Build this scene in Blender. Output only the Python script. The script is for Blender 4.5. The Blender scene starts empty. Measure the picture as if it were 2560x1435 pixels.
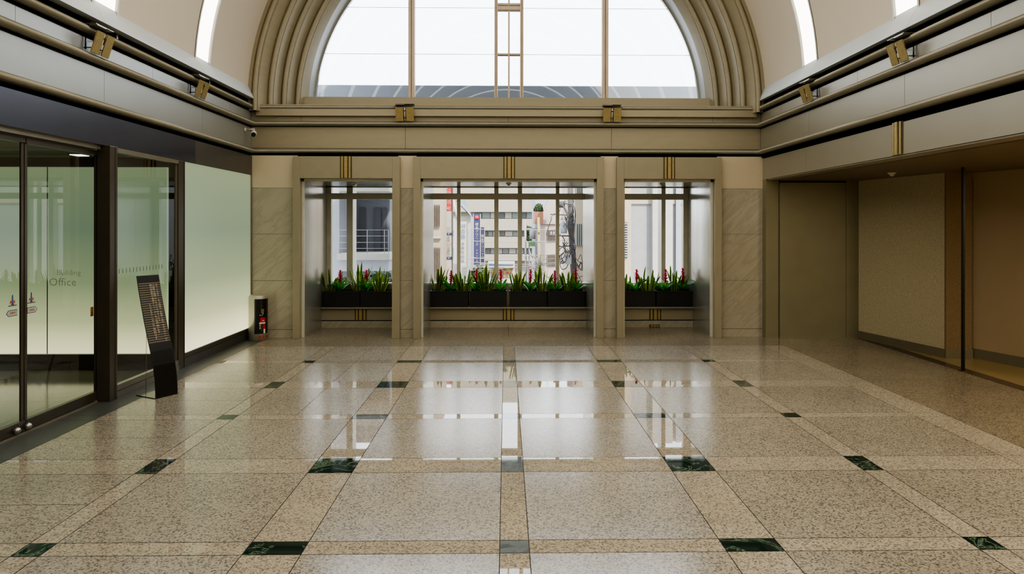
import bpy, bmesh, math, random
from mathutils import Vector, Matrix
PI = math.pi
col = bpy.context.scene.collection
# ------------------------------------------------------------------ camera model (24 mm lens, 1.6 m above the floor)
F, YAW, ROLL, PX, PY, H = 1706.7, .0172, .0009, 1293.5, 566.5, 1.6
def ray(px, py):
    u = (px-PX)/F; v = (py-PY)/F
    c, s = math.cos(ROLL), math.sin(ROLL)
    u, v = u*c+v*s, -u*s+v*c
    return (u*math.cos(YAW)+math.sin(YAW), math.cos(YAW)-u*math.sin(YAW), -v)
def on_x(px, py, X):
    x, y, z = ray(px, py); t = X/x
    return Vector((X, y*t, H+z*t))
def at(px, py, Y):
    x, y, z = ray(px, py); t = Y/y
    return Vector((x*t, Y, H+z*t))
# ------------------------------------------------------------------ materials
def lin(c):
    return tuple(((v/255)/12.92 if v/255 <= .04045 else ((v/255+.055)/1.055)**2.4) for v in c)+(1,)
def newmat(name):
    m = bpy.data.materials.new(name); m.use_nodes = True
    nt = m.node_tree; nt.nodes.clear()
    out = nt.nodes.new('ShaderNodeOutputMaterial')
    return m, nt, out
def N(nt, t, **kw):
    n = nt.nodes.new('ShaderNode'+t)
    for k, v in kw.items():
        if k.startswith('i_'): n.inputs[k[2:].replace('_', ' ')].default_value = v
        else: setattr(n, k, v)
    return n
def pos(nt, scale=(1, 1, 1), rot=(0, 0, 0)):
    g = N(nt, 'NewGeometry'); mp = N(nt, 'Mapping')
    mp.inputs['Scale'].default_value = scale; mp.inputs['Rotation'].default_value = rot
    nt.links.new(g.outputs['Position'], mp.inputs['Vector'])
    return mp.outputs['Vector']
def ramp(nt, fac, stops, interp='LINEAR'):
    r = N(nt, 'ValToRGB'); r.color_ramp.interpolation = interp
    e = r.color_ramp.elements
    while len(e) < len(stops): e.new(.5)
    for i, (p, c) in enumerate(stops):
        e[i].position = p; e[i].color = c if len(c) == 4 else lin(c)
    nt.links.new(fac, r.inputs['Fac'])
    return r.outputs['Color']
def mat(name, rgb, rough=.5, metal=0, var=.06, vscale=6, spec=.5, stretch=(1, 1, 1), bump=0, bscale=200, coat=0, emit=None):
    m, nt, out = newmat(name)
    b = N(nt, 'BsdfPrincipled')
    b.inputs['Roughness'].default_value = rough; b.inputs['Metallic'].default_value = metal
    b.inputs['Specular IOR Level'].default_value = spec; b.inputs['Coat Weight'].default_value = coat
    c = lin(rgb)
    nz = N(nt, 'TexNoise'); nz.inputs['Scale'].default_value = vscale; nz.inputs['Detail'].default_value = 4
    nt.links.new(pos(nt, stretch), nz.inputs['Vector'])
    lo = tuple(v*(1-var) for v in c[:3])+(1,); hi = tuple(min(1, v*(1+var)) for v in c[:3])+(1,)
    nt.links.new(ramp(nt, nz.outputs['Fac'], [(.3, lo), (.7, hi)]), b.inputs['Base Color'])
    if bump:
        n2 = N(nt, 'TexNoise'); n2.inputs['Scale'].default_value = bscale
        nt.links.new(pos(nt), n2.inputs['Vector'])
        bp = N(nt, 'Bump'); bp.inputs['Strength'].default_value = bump; bp.inputs['Distance'].default_value = .003
        nt.links.new(n2.outputs['Fac'], bp.inputs['Height']); nt.links.new(bp.outputs['Normal'], b.inputs['Normal'])
    if emit:
        b.inputs['Emission Color'].default_value = lin(emit[0]); b.inputs['Emission Strength'].default_value = emit[1]
    nt.links.new(b.outputs[0], out.inputs[0])
    return m
def granite(name, dark, mid, light, rough, scale=95, spec=.5):
    m, nt, out = newmat(name)
    b = N(nt, 'BsdfPrincipled'); b.inputs['Specular IOR Level'].default_value = spec
    v = pos(nt)
    n1 = N(nt, 'TexNoise'); n1.inputs['Scale'].default_value = scale; n1.inputs['Detail'].default_value = 2; n1.inputs['Roughness'].default_value = .6
    nt.links.new(v, n1.inputs['Vector'])
    vo = N(nt, 'TexVoronoi'); vo.inputs['Scale'].default_value = scale*.95; nt.links.new(v, vo.inputs['Vector'])
    sv = N(nt, 'SeparateColor'); nt.links.new(vo.outputs['Color'], sv.inputs[0])
    av = N(nt, 'MapRange'); av.inputs['From Min'].default_value = 0; av.inputs['From Max'].default_value = 1; av.inputs['To Min'].default_value = -.16; av.inputs['To Max'].default_value = .16
    nt.links.new(sv.outputs[0], av.inputs['Value'])
    am = N(nt, 'Math', operation='ADD'); nt.links.new(n1.outputs['Fac'], am.inputs[0]); nt.links.new(av.outputs[0], am.inputs[1])
    c = ramp(nt, am.outputs[0], [(.26, dark), (.38, tuple((a+b*1.2)/2.2 for a, b in zip(dark, mid))), (.45, mid), (.60, light)])
    n2 = N(nt, 'TexNoise'); n2.inputs['Scale'].default_value = 1.3; n2.inputs['Detail'].default_value = 3
    nt.links.new(v, n2.inputs['Vector'])
    mx = N(nt, 'Mix', data_type='RGBA', blend_type='MULTIPLY'); mx.inputs['Factor'].default_value = 1
    nt.links.new(c, mx.inputs['A'])
    nt.links.new(ramp(nt, n2.outputs['Fac'], [(.3, (232, 232, 232)), (.7, (255, 255, 255))]), mx.inputs['B'])
    nt.links.new(mx.outputs['Result'], b.inputs['Base Color'])
    b.inputs['Roughness'].default_value = rough
    nt.links.new(b.outputs[0], out.inputs[0])
    return m
def marble(name, base, vein, rough, scale=1.6, stretch=(1, 1, 1), rot=(0, 0, 0), w=.035, det=8, amt=1.0, dist=1.5):
    m, nt, out = newmat(name)
    b = N(nt, 'BsdfPrincipled'); b.inputs['Roughness'].default_value = rough
    v = pos(nt, (1, 1, 1), rot)
    m2 = N(nt, 'Mapping'); m2.inputs['Scale'].default_value = stretch; nt.links.new(v, m2.inputs['Vector']); v = m2.outputs['Vector']
    n = N(nt, 'TexNoise'); n.inputs['Scale'].default_value = scale; n.inputs['Detail'].default_value = det
    n.inputs['Roughness'].default_value = .62; n.inputs['Distortion'].default_value = dist
    nt.links.new(v, n.inputs['Vector'])
    vc = tuple(a*(1-amt)+q*amt for a, q in zip(base, vein))
    c = ramp(nt, n.outputs['Fac'], [(.5-3*w, base), (.5-w*.6, vc), (.5, vein), (.5+w*2.2, base)])
    nt.links.new(c, b.inputs['Base Color'])
    nt.links.new(b.outputs[0], out.inputs[0])
    return m
def emis(name, rgb, s, rgb2=None, z0=0, z1=1):
    m, nt, out = newmat(name)
    e = N(nt, 'Emission'); e.inputs['Strength'].default_value = s; e.inputs['Color'].default_value = lin(rgb)
    nt.links.new(e.outputs[0], out.inputs[0])
    return m
def glass(name, tint=(1, 1, 1, 1), ior=1.5, boost=0.0):
    m, nt, out = newmat(name)
    t = N(nt, 'BsdfTransparent'); t.inputs['Color'].default_value = tint
    g = N(nt, 'BsdfGlossy'); g.inputs['Roughness'].default_value = .005
    f = N(nt, 'Fresnel'); f.inputs['IOR'].default_value = ior
    ad = N(nt, 'Math', operation='ADD', use_clamp=True); ad.inputs[1].default_value = boost
    nt.links.new(f.outputs[0], ad.inputs[0])
    mx = N(nt, 'MixShader'); nt.links.new(ad.outputs[0], mx.inputs[0])
    nt.links.new(t.outputs[0], mx.inputs[1]); nt.links.new(g.outputs[0], mx.inputs[2])
    nt.links.new(mx.outputs[0], out.inputs[0])
    return m
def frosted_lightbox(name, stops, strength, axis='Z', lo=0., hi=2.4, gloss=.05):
    """etched glass; light rising from its foot is painted as an emission gradient"""
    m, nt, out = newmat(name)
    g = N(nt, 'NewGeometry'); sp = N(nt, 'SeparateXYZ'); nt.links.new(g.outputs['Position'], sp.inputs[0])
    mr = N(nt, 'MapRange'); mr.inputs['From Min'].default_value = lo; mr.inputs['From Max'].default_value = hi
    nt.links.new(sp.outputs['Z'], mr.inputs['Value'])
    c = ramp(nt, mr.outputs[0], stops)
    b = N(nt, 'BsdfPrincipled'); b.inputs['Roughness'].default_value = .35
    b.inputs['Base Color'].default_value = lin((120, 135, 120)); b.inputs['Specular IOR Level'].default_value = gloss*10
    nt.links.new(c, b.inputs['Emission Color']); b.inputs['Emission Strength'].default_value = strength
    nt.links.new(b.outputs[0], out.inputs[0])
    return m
M = {}
M['slab'] = granite('granite_slab', (88, 88, 87), (162, 153, 136), (184, 174, 155), .2, spec=.7)
M['strip'] = granite('granite_polished_strip', (118, 112, 103), (178, 167, 147), (197, 186, 167), .018)
M['edge'] = granite('granite_edge', (78, 75, 68), (143, 132, 111), (160, 148, 126), .2)
M['green'] = marble('green_marble', (20, 38, 32), (110, 132, 110), .03, scale=4, w=.012, det=6, amt=.4)
M['slate'] = marble('blue_grey_stone', (96, 104, 110), (120, 128, 132), .04, scale=4, w=.05)
M['grout'] = mat('grout', (66, 60, 52), .8)
M['border'] = mat('dark_grey_stone', (78, 80, 74), .4, var=.12, vscale=90)
M['beigefloor'] = mat('shiny_beige_floor', (160, 138, 92), .09, var=.02, vscale=2)
M['brownstrip'] = mat('brown_floor_band', (72, 56, 38), .1, var=.1, vscale=60)
M['vestfloor'] = mat('vestibule_floor', (140, 140, 124), .12, var=.12, vscale=80)
M['marble'] = marble('beige_wall_marble', (177, 170, 150), (164, 157, 138), .22, scale=2.0, stretch=(.7, .7, 4.0), rot=(0, .75, 0), w=.05, amt=.3, dist=.8)
M['cream'] = mat('cream_plaster', (206, 192, 164), .6, var=.02)
M['metal'] = mat('champagne_metal', (160, 151, 126), .42, metal=.12, var=.03, vscale=3, stretch=(1, 1, 6))
M['side'] = mat('window_tinted_metal_panel', (156, 158, 152), .36, metal=.2, var=.03, vscale=2)  # champagne metal with the arch window's bluish reflection put into its colour
M['sideR'] = mat('warm_metal_panel', (154, 148, 130), .36, metal=.2, var=.03, vscale=2)  # warm-toned copy of the same metal, without the bluish window reflection
M['fascia'] = mat('pale_metal_fascia', (208, 214, 216), .45, metal=.1, var=.02, vscale=2)
M['rail'] = mat('rail_metal', (142, 138, 122), .3, metal=.4, var=.03)
M['frame'] = mat('opening_frame_metal', (158, 150, 126), .36, metal=.15, var=.03)
M['frameR'] = mat('dull_portal_metal', (132, 126, 100), .4, metal=.2, var=.05, vscale=3)
M['reveal'] = mat('glossy_reveal_metal', (176, 174, 164), .2, metal=.55, var=.02)
M['winframe'] = mat('window_frame_metal', (214, 212, 192), .35, metal=.05)
M['archbar'] = mat('arch_bar_metal', (206, 186, 162), .4, metal=.1)
M['black'] = mat('joint_and_painted_shade', (4, 4, 3), .9, spec=0)  # pure black for joints and for shade painted under the rails
M['brass'] = mat('aged_brass', (172, 154, 104), .38, metal=.35, var=.12, vscale=30)
M['brassdark'] = mat('dark_bronze', (98, 88, 60), .4, metal=.6)
M['navy'] = mat('dark_navy_panel', (50, 52, 64), .3, metal=.3, var=.2, vscale=1.2, coat=.2)
M['greypanel'] = mat('dark_grey_panel', (84, 82, 78), .35, metal=.3)
M['bronze'] = mat('dark_bronze_frame', (74, 68, 56), .3, metal=.3)
M['steel'] = mat('brushed_steel_frame', (134, 128, 114), .3, metal=.4)
M['silver'] = mat('bright_steel', (190, 188, 184), .22, metal=.9)
M['glass'] = glass('clear_glass')
M['doorglass'] = glass('door_glass', (.80, .86, .80, 1), 1.55, .03)
M['vault'] = mat('vault_panel', (230, 220, 204), .7, var=.02, vscale=1)
M['planter'] = mat('black_planter', (11, 11, 13), .5, var=.3, vscale=120, bump=.3, bscale=150)
M['soil'] = mat('potting_soil', (28, 22, 16), .95, var=.4, vscale=60)
M['blk'] = mat('black_lacquer', (12, 12, 12), .3)
M['wallpaper'] = mat('textured_wallpaper', (188, 176, 144), .8, var=.3, vscale=110, bump=.5, bscale=170)
M['brown'] = mat('brown_wallpaper', (128, 108, 78), .8, var=.3, vscale=110, bump=.5, bscale=170)
M['pinkwall'] = mat('smooth_tan_wall', (170, 150, 118), .7, var=.04, vscale=1)
M['skirt'] = mat('grey_green_skirting', (112, 104, 82), .5)
M['corrceil'] = mat('corridor_ceiling', (112, 100, 80), .6)
M['strip_light'] = emis('arched_light_diffuser', (254, 249, 236), 6.3)
M['white'] = mat('white_plastic', (214, 208, 196), .4)
M['frost'] = frosted_lightbox('etched_glass_painted_glow', [(.06, (255, 246, 206)), (.12, (236, 228, 184)), (.22, (180, 182, 142)), (.40, (128, 138, 108)), (.65, (100, 114, 96)), (1, (112, 122, 96))], 1.35)  # brighter foot is backlight put into the emission ramp
# ------------------------------------------------------------------ mesh builder
class MB:
    def __init__(s): s.bm = bmesh.new(); s.mi = 0
    def face(s, pts, mi=None):
        f = s.bm.faces.new([s.bm.verts.new(p) for p in pts]); f.material_index = s.mi if mi is None else mi
        return f
    def box(s, x0, x1, y0, y1, z0, z1, mi=None):
        x0, x1 = sorted((x0, x1)); y0, y1 = sorted((y0, y1)); z0, z1 = sorted((z0, z1))
        v = [s.bm.verts.new(p) for p in ((x0,y0,z0),(x1,y0,z0),(x1,y1,z0),(x0,y1,z0),(x0,y0,z1),(x1,y0,z1),(x1,y1,z1),(x0,y1,z1))]
        for q in ((0,3,2,1),(4,5,6,7),(0,1,5,4),(1,2,6,5),(2,3,7,6),(3,0,4,7)):
            f = s.bm.faces.new([v[i] for i in q]); f.material_index = s.mi if mi is None else mi
        return s
    def prism(s, prof, y0, y1, axis='Y', mi=None, smooth=False):
        """prof: closed list of 2-D points; extruded along axis. axis Y: (x,z); X: (y,z); Z: (x,y)"""
        def P(a, b, t):
            return (a, t, b) if axis == 'Y' else ((t, a, b) if axis == 'X' else (a, b, t))
        A = [s.bm.verts.new(P(a, b, y0)) for a, b in prof]; B = [s.bm.verts.new(P(a, b, y1)) for a, b in prof]
        n = len(prof); k = s.mi if mi is None else mi
        for i in range(n):
            f = s.bm.faces.new((A[i], A[(i+1) % n], B[(i+1) % n], B[i])); f.material_index = k; f.smooth = smooth
        f = s.bm.faces.new(A[::-1]); f.material_index = k
        f = s.bm.faces.new(B); f.material_index = k
        return s
    def tube(s, pts, r, n=8, mi=None, cap=True):
        pts = [Vector(p) for p in pts]; rings = []
        rr = r if isinstance(r, (list, tuple)) else [r]*len(pts)
        k = s.mi if mi is None else mi
        for i, p in enumerate(pts):
            d = (pts[min(i+1, len(pts)-1)]-pts[max(i-1, 0)]).normalized()
            up = Vector((0, 0, 1)) if abs(d.z) < .9 else Vector((1, 0, 0))
            a = d.cross(up).normalized(); b = d.cross(a)
            rings.append([s.bm.verts.new(p+(a*math.cos(2*PI*j/n)+b*math.sin(2*PI*j/n))*rr[i]) for j in range(n)])
        for i in range(len(rings)-1):
            for j in range(n):
                f = s.bm.faces.new((rings[i][j], rings[i][(j+1) % n], rings[i+1][(j+1) % n], rings[i+1][j])); f.smooth = True; f.material_index = k
        if cap:
            for q in (rings[0][::-1], rings[-1]):
                f = s.bm.faces.new(q); f.material_index = k
        return s
    def lathe(s, c, prof, n=24, mi=None, a0=0, a1=2*PI, axis='Z'):
        k = s.mi if mi is None else mi; full = abs(a1-a0-2*PI) < 1e-6
        m = n if full else n+1; rows = []
        for r, h in prof:
            row = []
            for j in range(m):
                t = a0+(a1-a0)*j/n
                p = (r*math.cos(t), r*math.sin(t), h)
                if axis == 'Y': p = (p[0], p[2], p[1])
                if axis == 'X': p = (p[2], p[0], p[1])
                row.append(s.bm.verts.new(Vector(c)+Vector(p)))
            rows.append(row)
        for i in range(len(rows)-1):
            for j in range(n):
                j2 = (j+1) % m
                try:
                    f = s.bm.faces.new((rows[i][j], rows[i][j2], rows[i+1][j2], rows[i+1][j])); f.smooth = True; f.material_index = k
                except ValueError: pass
        return s
    def build(s, name, mats, parent=None, bevel=0, recalc=True):
        if recalc: bmesh.ops.recalc_face_normals(s.bm, faces=s.bm.faces)
        me = bpy.data.meshes.new(name); s.bm.to_mesh(me); s.bm.free()
        if not isinstance(mats, (list, tuple)): mats = [mats]
        for m in mats: me.materials.append(m)
        o = bpy.data.objects.new(name, me); col.objects.link(o)
        if parent is not None:
            o.parent = parent; o.matrix_parent_inverse = Matrix.Translation(-parent.location)
        if bevel:
            b = o.modifiers.new('bevel', 'BEVEL'); b.width = bevel; b.segments = 2; b.limit_method = 'ANGLE'
        return o
def bx(name, m, parent, *b, bevel=0):
    return MB().box(*b).build(name, m, parent, bevel)
def thing(name, label, cat, loc=(0, 0, 0), group=None):
    o = bpy.data.objects.new(name, None); o.empty_display_size = .05; col.objects.link(o); o.location = loc
    o['label'] = label; o['category'] = cat
    if group: o['group'] = group
    return o
def tag(o, label, cat, group=None, kind=None):
    o['label'] = label; o['category'] = cat
    if group: o['group'] = group
    if kind: o['kind'] = kind
    return o
def struct(o, label=None, cat=None):
    o['kind'] = 'structure'
    if label: o['label'] = label
    if cat: o['category'] = cat
    return o
def sroot(name, label, cat, loc=(0, 0, 0)):
    o = thing(name, label, cat, loc); o['kind'] = 'structure'; return o
def text(name, body, size, m, parent, origin, right, up, align='CENTER', vertical=False, line=1.0, ext=.0008, squash=1.0):
    """lettering as a thin mesh; origin = centre top (vertical) or centre (horizontal)"""
    cu = bpy.data.curves.new(name, 'FONT'); cu.body = '\n'.join(body) if vertical else body
    cu.size = size; cu.align_x = align; cu.align_y = 'TOP' if vertical else 'CENTER'; cu.space_line = line
    cu.extrude = 0; cu.resolution_u = 2
    t = bpy.data.objects.new(name+'_tmp', cu); col.objects.link(t)
    bpy.context.view_layer.update()
    dg = bpy.context.evaluated_depsgraph_get()
    me = bpy.data.meshes.new_from_object(t.evaluated_get(dg)); me.name = name
    bpy.data.objects.remove(t); bpy.data.curves.remove(cu)
    r = Vector(right).normalized(); u = Vector(up).normalized(); n = r.cross(u)
    R = Matrix((r*squash, u, n)).transposed().to_4x4(); R.translation = Vector(origin)
    me.transform(R); me.materials.clear(); me.materials.append(m)
    o = bpy.data.objects.new(name, me); col.objects.link(o)
    if parent is not None:
        o.parent = parent; o.matrix_parent_inverse = Matrix.Translation(-parent.location)
    return o
# ------------------------------------------------------------------ key dimensions (metres)
XL, XR, AX = -3.69, 3.74, .035         # side entablature planes, hall axis
YB = 9.88                               # face of the marble piers
YBACK = -12.0                           # far end of the hall behind the camera
YBAY, YWIN = 10.83, 11.18               # back of the bay under the shelf / window plane
ZC, RV = 3.405, 3.73                    # vault springing centre height / radius
# ================================================================== FLOOR
def build_floor():
    mb = MB()
    mats = [M['grout'], M['slab'], M['strip'], M['green'], M['slate'], M['border'], M['edge'], M['beigefloor'], M['brownstrip'], M['vestfloor']]
    mb.face([(-9, YBACK, -.004), (9, YBACK, -.004), (9, 11.3, -.004), (-9, 11.3, -.004)], 0)
    g = .0022
    def q(x0, x1, y0, y1, mi):
        mb.face([(x0+g, y0+g, 0), (x1-g, y0+g, 0), (x1-g, y1-g, 0), (x0+g, y1-g, 0)], mi)
    Xs = [-3.40, -2.398, -2.26, -1.284, -.997, -.028, .119, 1.092, 1.380, 2.355, 2.493, 3.465, 3.75]
    longi = {1, 3, 5, 7, 9, 11}
    rows = [(8.182, 9.144, 0), (8.042, 8.182, 1), (7.068, 8.042, 0), (6.792, 7.068, 1), (5.832, 6.792, 0), (5.695, 5.832, 1),
            (4.728, 5.695, 0), (4.450, 4.728, 1), (3.484, 4.450, 0), (3.345, 3.484, 1)]
    y = 3.345
    while y > YBACK:
        for d, k in ((.962, 0), (.278, 1), (.962, 0), (.139, 1)):
            rows.append((max(YBACK, y-d), y, k)); y -= d
            if y <= YBACK: break
    for (y0, y1, k) in rows:
        for i in range(len(Xs)-1):
            x0, x1 = Xs[i], Xs[i+1]; lg = i in longi
            if lg and k and i < 11: q(x0, x1, y0, y1, 4 if i == 5 else 3)
            elif lg or k: q(x0, x1, y0, y1, 2)
            else:
                if i == 2 and y0 > 5.8:
                    xm = (x0+x1)/2; ym = (y0+y1)/2
                    for a, b in ((x0, xm), (xm, x1)):
                        if y0 > 7: q(a, b, y0, ym, 1); q(a, b, ym, y1, 1)
                        else: q(a, b, y0, y1, 1)
                elif i == 0:
                    ym = (y0+y1)/2; q(x0, x1, y0, ym, 1); q(x0, x1, ym, y1, 1)
                else: q(x0, x1, y0, y1, 1)
        q(3.75, 5.05, y0, y1, 6)
        q(-3.75, -3.40, y0, y1, 5)
    for a, b in ((-3.75, -3.40), ): q(a, b, 9.144, 9.9, 5)
    for a, b in ((-3.40, -2.398), (-2.398, -1.284), (-1.284, .045), (.045, 1.38), (1.38, 2.493), (2.493, 3.75), (3.75, 5.05)):
        q(a, b, 9.144, 10.14, 6)
    for a, b in ((-3.2, -2.3), (-2.3, -1.4), (-1.4, .045), (.045, 1.5), (1.5, 2.3), (2.3, 3.2)): q(a, b, 10.14, 10.9, 6)
    q(5.05, 5.2, YBACK, 9.9, 8); q(5.2, 8.8, YBACK, 9.9, 7)
    yy = 9.9
    while yy > 1: q(-7.9, -5.8, yy-1.2, yy, 9); q(-5.8, -3.75, yy-1.2, yy, 9); yy -= 1.2
    struct(mb.build('floor', mats, recalc=False), 'speckled granite floor of matte slabs framed by polished strips with green marble corner pieces', 'floor')
build_floor()
# ================================================================== CEILING VAULT + LIGHT STRIPS
lights_y = [8.36-2.02*k for k in range(10)]
def arc(r, a, yy): return (AX+r*math.cos(a), yy, ZC+r*math.sin(a))
A0, NA = -.02, 72
def build_vault():
    mb = MB()
    ys = [9.93]
    for y in lights_y: ys += [y+.205, y-.205]
    ys.append(YBACK)
    for i in range(0, len(ys), 2):
        y1, y0 = ys[i], ys[i+1]
        for k in range(NA):
            a, b = A0+(PI-2*A0)*k/NA, A0+(PI-2*A0)*(k+1)/NA
            f = mb.face([arc(RV, a, y0), arc(RV, b, y0), arc(RV, b, y1), arc(RV, a, y1)]); f.smooth = True
    # opaque outer shell so daylight cannot leak in
    for k in range(36):
        a, b = -.2+(PI+.4)*k/36, -.2+(PI+.4)*(k+1)/36
        mb.face([arc(RV+.25, a, YBACK-.2), arc(RV+.25, b, YBACK-.2), arc(RV+.25, b, 9.97), arc(RV+.25, a, 9.97)])
    bmesh.ops.remove_doubles(mb.bm, verts=mb.bm.verts, dist=.0005)
    struct(mb.build('ceiling', M['vault'], recalc=False), 'beige barrel vault over the hall', 'ceiling')
    ordn = ['nearest the arched window', 'second from the arched window', 'third from the arched window', 'fourth from the arched window', 'fifth from the arched window',
            'sixth from the arched window', 'seventh from the arched window', 'eighth from the arched window', 'ninth from the arched window', 'tenth from the arched window']
    for i, y in enumerate(lights_y):
        t = thing('arched_ceiling_light', 'glowing white arched light band across the beige vault, '+ordn[i], 'ceiling light', (AX, y, ZC+RV), 'arched light bands across the vault')
        d = MB(); frs = {-1: MB(), 1: MB()}
        for k in range(NA):
            a, b = A0+(PI-2*A0)*k/NA, A0+(PI-2*A0)*(k+1)/NA
            f = d.face([arc(RV+.012, a, y-.19), arc(RV+.012, b, y-.19), arc(RV+.012, b, y+.19), arc(RV+.012, a, y+.19)]); f.smooth = True
            for s in (-1, 1):
                yi, yo = y+s*.185, y+s*.21
                for (r1, p1, r2, p2) in ((RV-.012, yi, RV-.012, yo), (RV-.012, yo, RV+.02, yo), (RV-.012, yi, RV+.02, yi)):
                    frs[s].face([arc(r1, a, p1), arc(r1, b, p1), arc(r2, b, p2), arc(r2, a, p2)])
        d.build('diffuser', M['strip_light'], t, recalc=False); frs[-1].build('frame', M['steel'], t); frs[1].build('frame', M['steel'], t)
build_vault()
# ================================================================== ARCH RINGS AND ARCHED WINDOW
def build_arch():
    prof = []   # (radius, y) outer -> inner
    def bead(r, y, rad=.034):
        return [(r+rad*math.cos(t), y-rad*math.sin(t)) for t in [PI*j/8 for j in range(9)]]
    prof += [(RV+.2, 9.84), (3.685, 9.84)]
    steps = [(3.632, 9.84), (3.462, 10.0), (3.332, 10.2), (3.192, 10.4)]
    for r, y in steps:
        prof += [(r+.040, y+.022), (r+.031, y+.022)] + bead(r, y, .031) + [(r-.031, y+.022), (r-.040, y+.022)]
    # last (inner) face and reveal to the glass
    prof += [(3.085, 10.58), (3.085, 10.60)]
    mb = MB(); n = 96; a0 = -.04
    rows = []
    for k in range(n+1):
        a = a0+(PI-2*a0)*k/n
        rows.append([mb.bm.verts.new((AX+r*math.cos(a), y, ZC+r*math.sin(a))) for r, y in prof])
    for k in range(n):
        for j in range(len(prof)-1):
            f = mb.bm.faces.new((rows[k][j], rows[k+1][j], rows[k+1][j+1], rows[k][j+1])); f.smooth = abs(prof[j][0]-prof[j+1][0]) < .0145 and abs(prof[j][1]-prof[j+1][1]) < .0145
    o = mb.build('trim_1', M['metal'])
    o.data.set_sharp_from_angle(angle=math.radians(35)) if hasattr(o.data, 'set_sharp_from_angle') else None
    struct(o, 'stepped champagne metal arch mouldings around the half-round window', 'moulding')
    w = sroot('window_4', 'big half-round frosted window above the cornice', 'window', (AX, 10.9, 3.6))
    # pale reveal between mouldings and glass
    rv = MB()
    for k in range(n):
        a, b = a0+(PI-2*a0)*k/n, a0+(PI-2*a0)*(k+1)/n
        def P(r, y, t): return (AX+r*math.cos(t), y, ZC+r*math.sin(t))
        for (r1, y1, r2, y2) in ((3.087, 10.60, 3.087, 10.95),):
            f = rv.face([P(r1, y1, a), P(r1, y1, b), P(r2, y2, b), P(r2, y2, a)]); f.smooth = True
        rv.face([P(3.087, 10.95, a), P(3.087, 10.95, b), P(3.4, 10.95, b), P(3.4, 10.95, a)])
        rv.face([P(3.4, 10.95, a), P(3.4, 10.95, b), P(3.95, 9.95, b), P(3.95, 9.95, a)])
    rv.build('reveal', M['fascia'], w, recalc=False)
    gf = MB()
    for k in range(n):
        a, b = a0+(PI-2*a0)*k/n, a0+(PI-2*a0)*(k+1)/n
        def P(r, y, t): return (AX+r*math.cos(t), y, ZC+r*math.sin(t))
        gf.face([P(3.087, 10.87, a), P(3.087, 10.87, b), P(3.055, 10.87, b), P(3.055, 10.87, a)])
        gf.face([P(3.055, 10.87, a), P(3.055, 10.87, b), P(3.055, 10.93, b), P(3.055, 10.93, a)])
    gf.build('glazing_bead', M['silver'], w)
    # frosted panes
    m, nt, out = newmat('frosted_arch_glass')
    rf = N(nt, 'BsdfRefraction'); rf.inputs['Roughness'].default_value = .3; rf.inputs['IOR'].default_value = 1.03
    rf.inputs['Color'].default_value = (.97, .985, 1, 1)
    gl = N(nt, 'BsdfGlossy'); gl.inputs['Roughness'].default_value = .004
    fr = N(nt, 'Fresnel'); fr.inputs['IOR'].default_value = 1.6
    mx = N(nt, 'MixShader'); nt.links.new(fr.outputs[0], mx.inputs[0]); nt.links.new(rf.outputs[0], mx.inputs[1]); nt.links.new(gl.outputs[0], mx.inputs[2])
    nt.links.new(mx.outputs[0], out.inputs[0])
    def zc(x, r=3.07): return ZC+math.sqrt(max(0, r*r-(x-AX)**2))
    bars = [(-1.545, -1.446), (-.182, -.128), (.227, .281), (1.535, 1.634)]
    zb = 3.60
    edges = [-3.02]+[v for b in bars for v in b]+[3.09]
    for i in range(0, len(edges), 2):
        x0, x1 = edges[i], edges[i+1]
        mb = MB(); nn = 24
        top = [(x0+(x1-x0)*j/nn, 10.9, max(zb+.01, zc(x0+(x1-x0)*j/nn))) for j in range(nn+1)]
        mb.face([(x0, 10.9, zb)]+[(x1, 10.9, zb)]+top[::-1])
        mb.build('pane', m, w, recalc=False)
    for x0, x1 in bars:
        b = MB(); b.box(x0, x0+(x1-x0)*.42, 10.84, 10.96, zb, zc((x0+x1)/2)); b.box(x0+(x1-x0)*.58, x1, 10.84, 10.96, zb, zc((x0+x1)/2))
        b.box(x0+.002, x1-.002, 10.87, 10.95, zb, zc((x0+x1)/2))
        b.build('mullion', M['archbar'], w)
    b = MB(); b.box(.035, .063, 10.86, 10.94, zb, 6.4); b.box(-.128, .227, 10.85, 10.95, 4.33, 4.355)
    b.box(-.128, .227, 10.84, 10.96, 5.045, 5.10); b.box(-.128, .227, 10.84, 10.96, 5.12, 5.15); b.box(-.128, .227, 10.85, 10.95, 5.8, 5.83)
    b.build('glazing_bar', M['archbar'], w)
    # hairline joints between panes
    j = MB()
    for z in (4.345, 5.085, 5.82):
        for x0, x1 in ((-3.0, -1.545), (-1.446, -.182), (.281, 1.535), (1.634, 3.05)):
            h = math.sqrt(max(0, 3.06**2-(z-ZC)**2))
            a, c = max(x0, AX-h), min(x1, AX+h)
            if c > a: j.box(a, c, 10.892, 10.896, z-.004, z+.004)
    j.build('joint', M['silver'], w)
    s = MB()
    s.box(-3.4, 3.5, 10.5, 11.0, 3.30, 3.585); s.box(-3.15, 3.22, 10.78, 11.0, 3.585, 3.635)
    s.box(-3.6, 3.66, 9.9, 10.55, 3.2, 3.36)
    s.build('sill', M['metal'], w)
build_arch()
# gable above/around arch, outside of vault closed by ring; end wall behind the camera
mb = MB(); mb.box(-9, 9, YBACK-.15, YBACK, -.1, 8)
struct(mb.build('wall_rear', M['cream']), 'plain cream end wall behind the viewer', 'wall')
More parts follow.
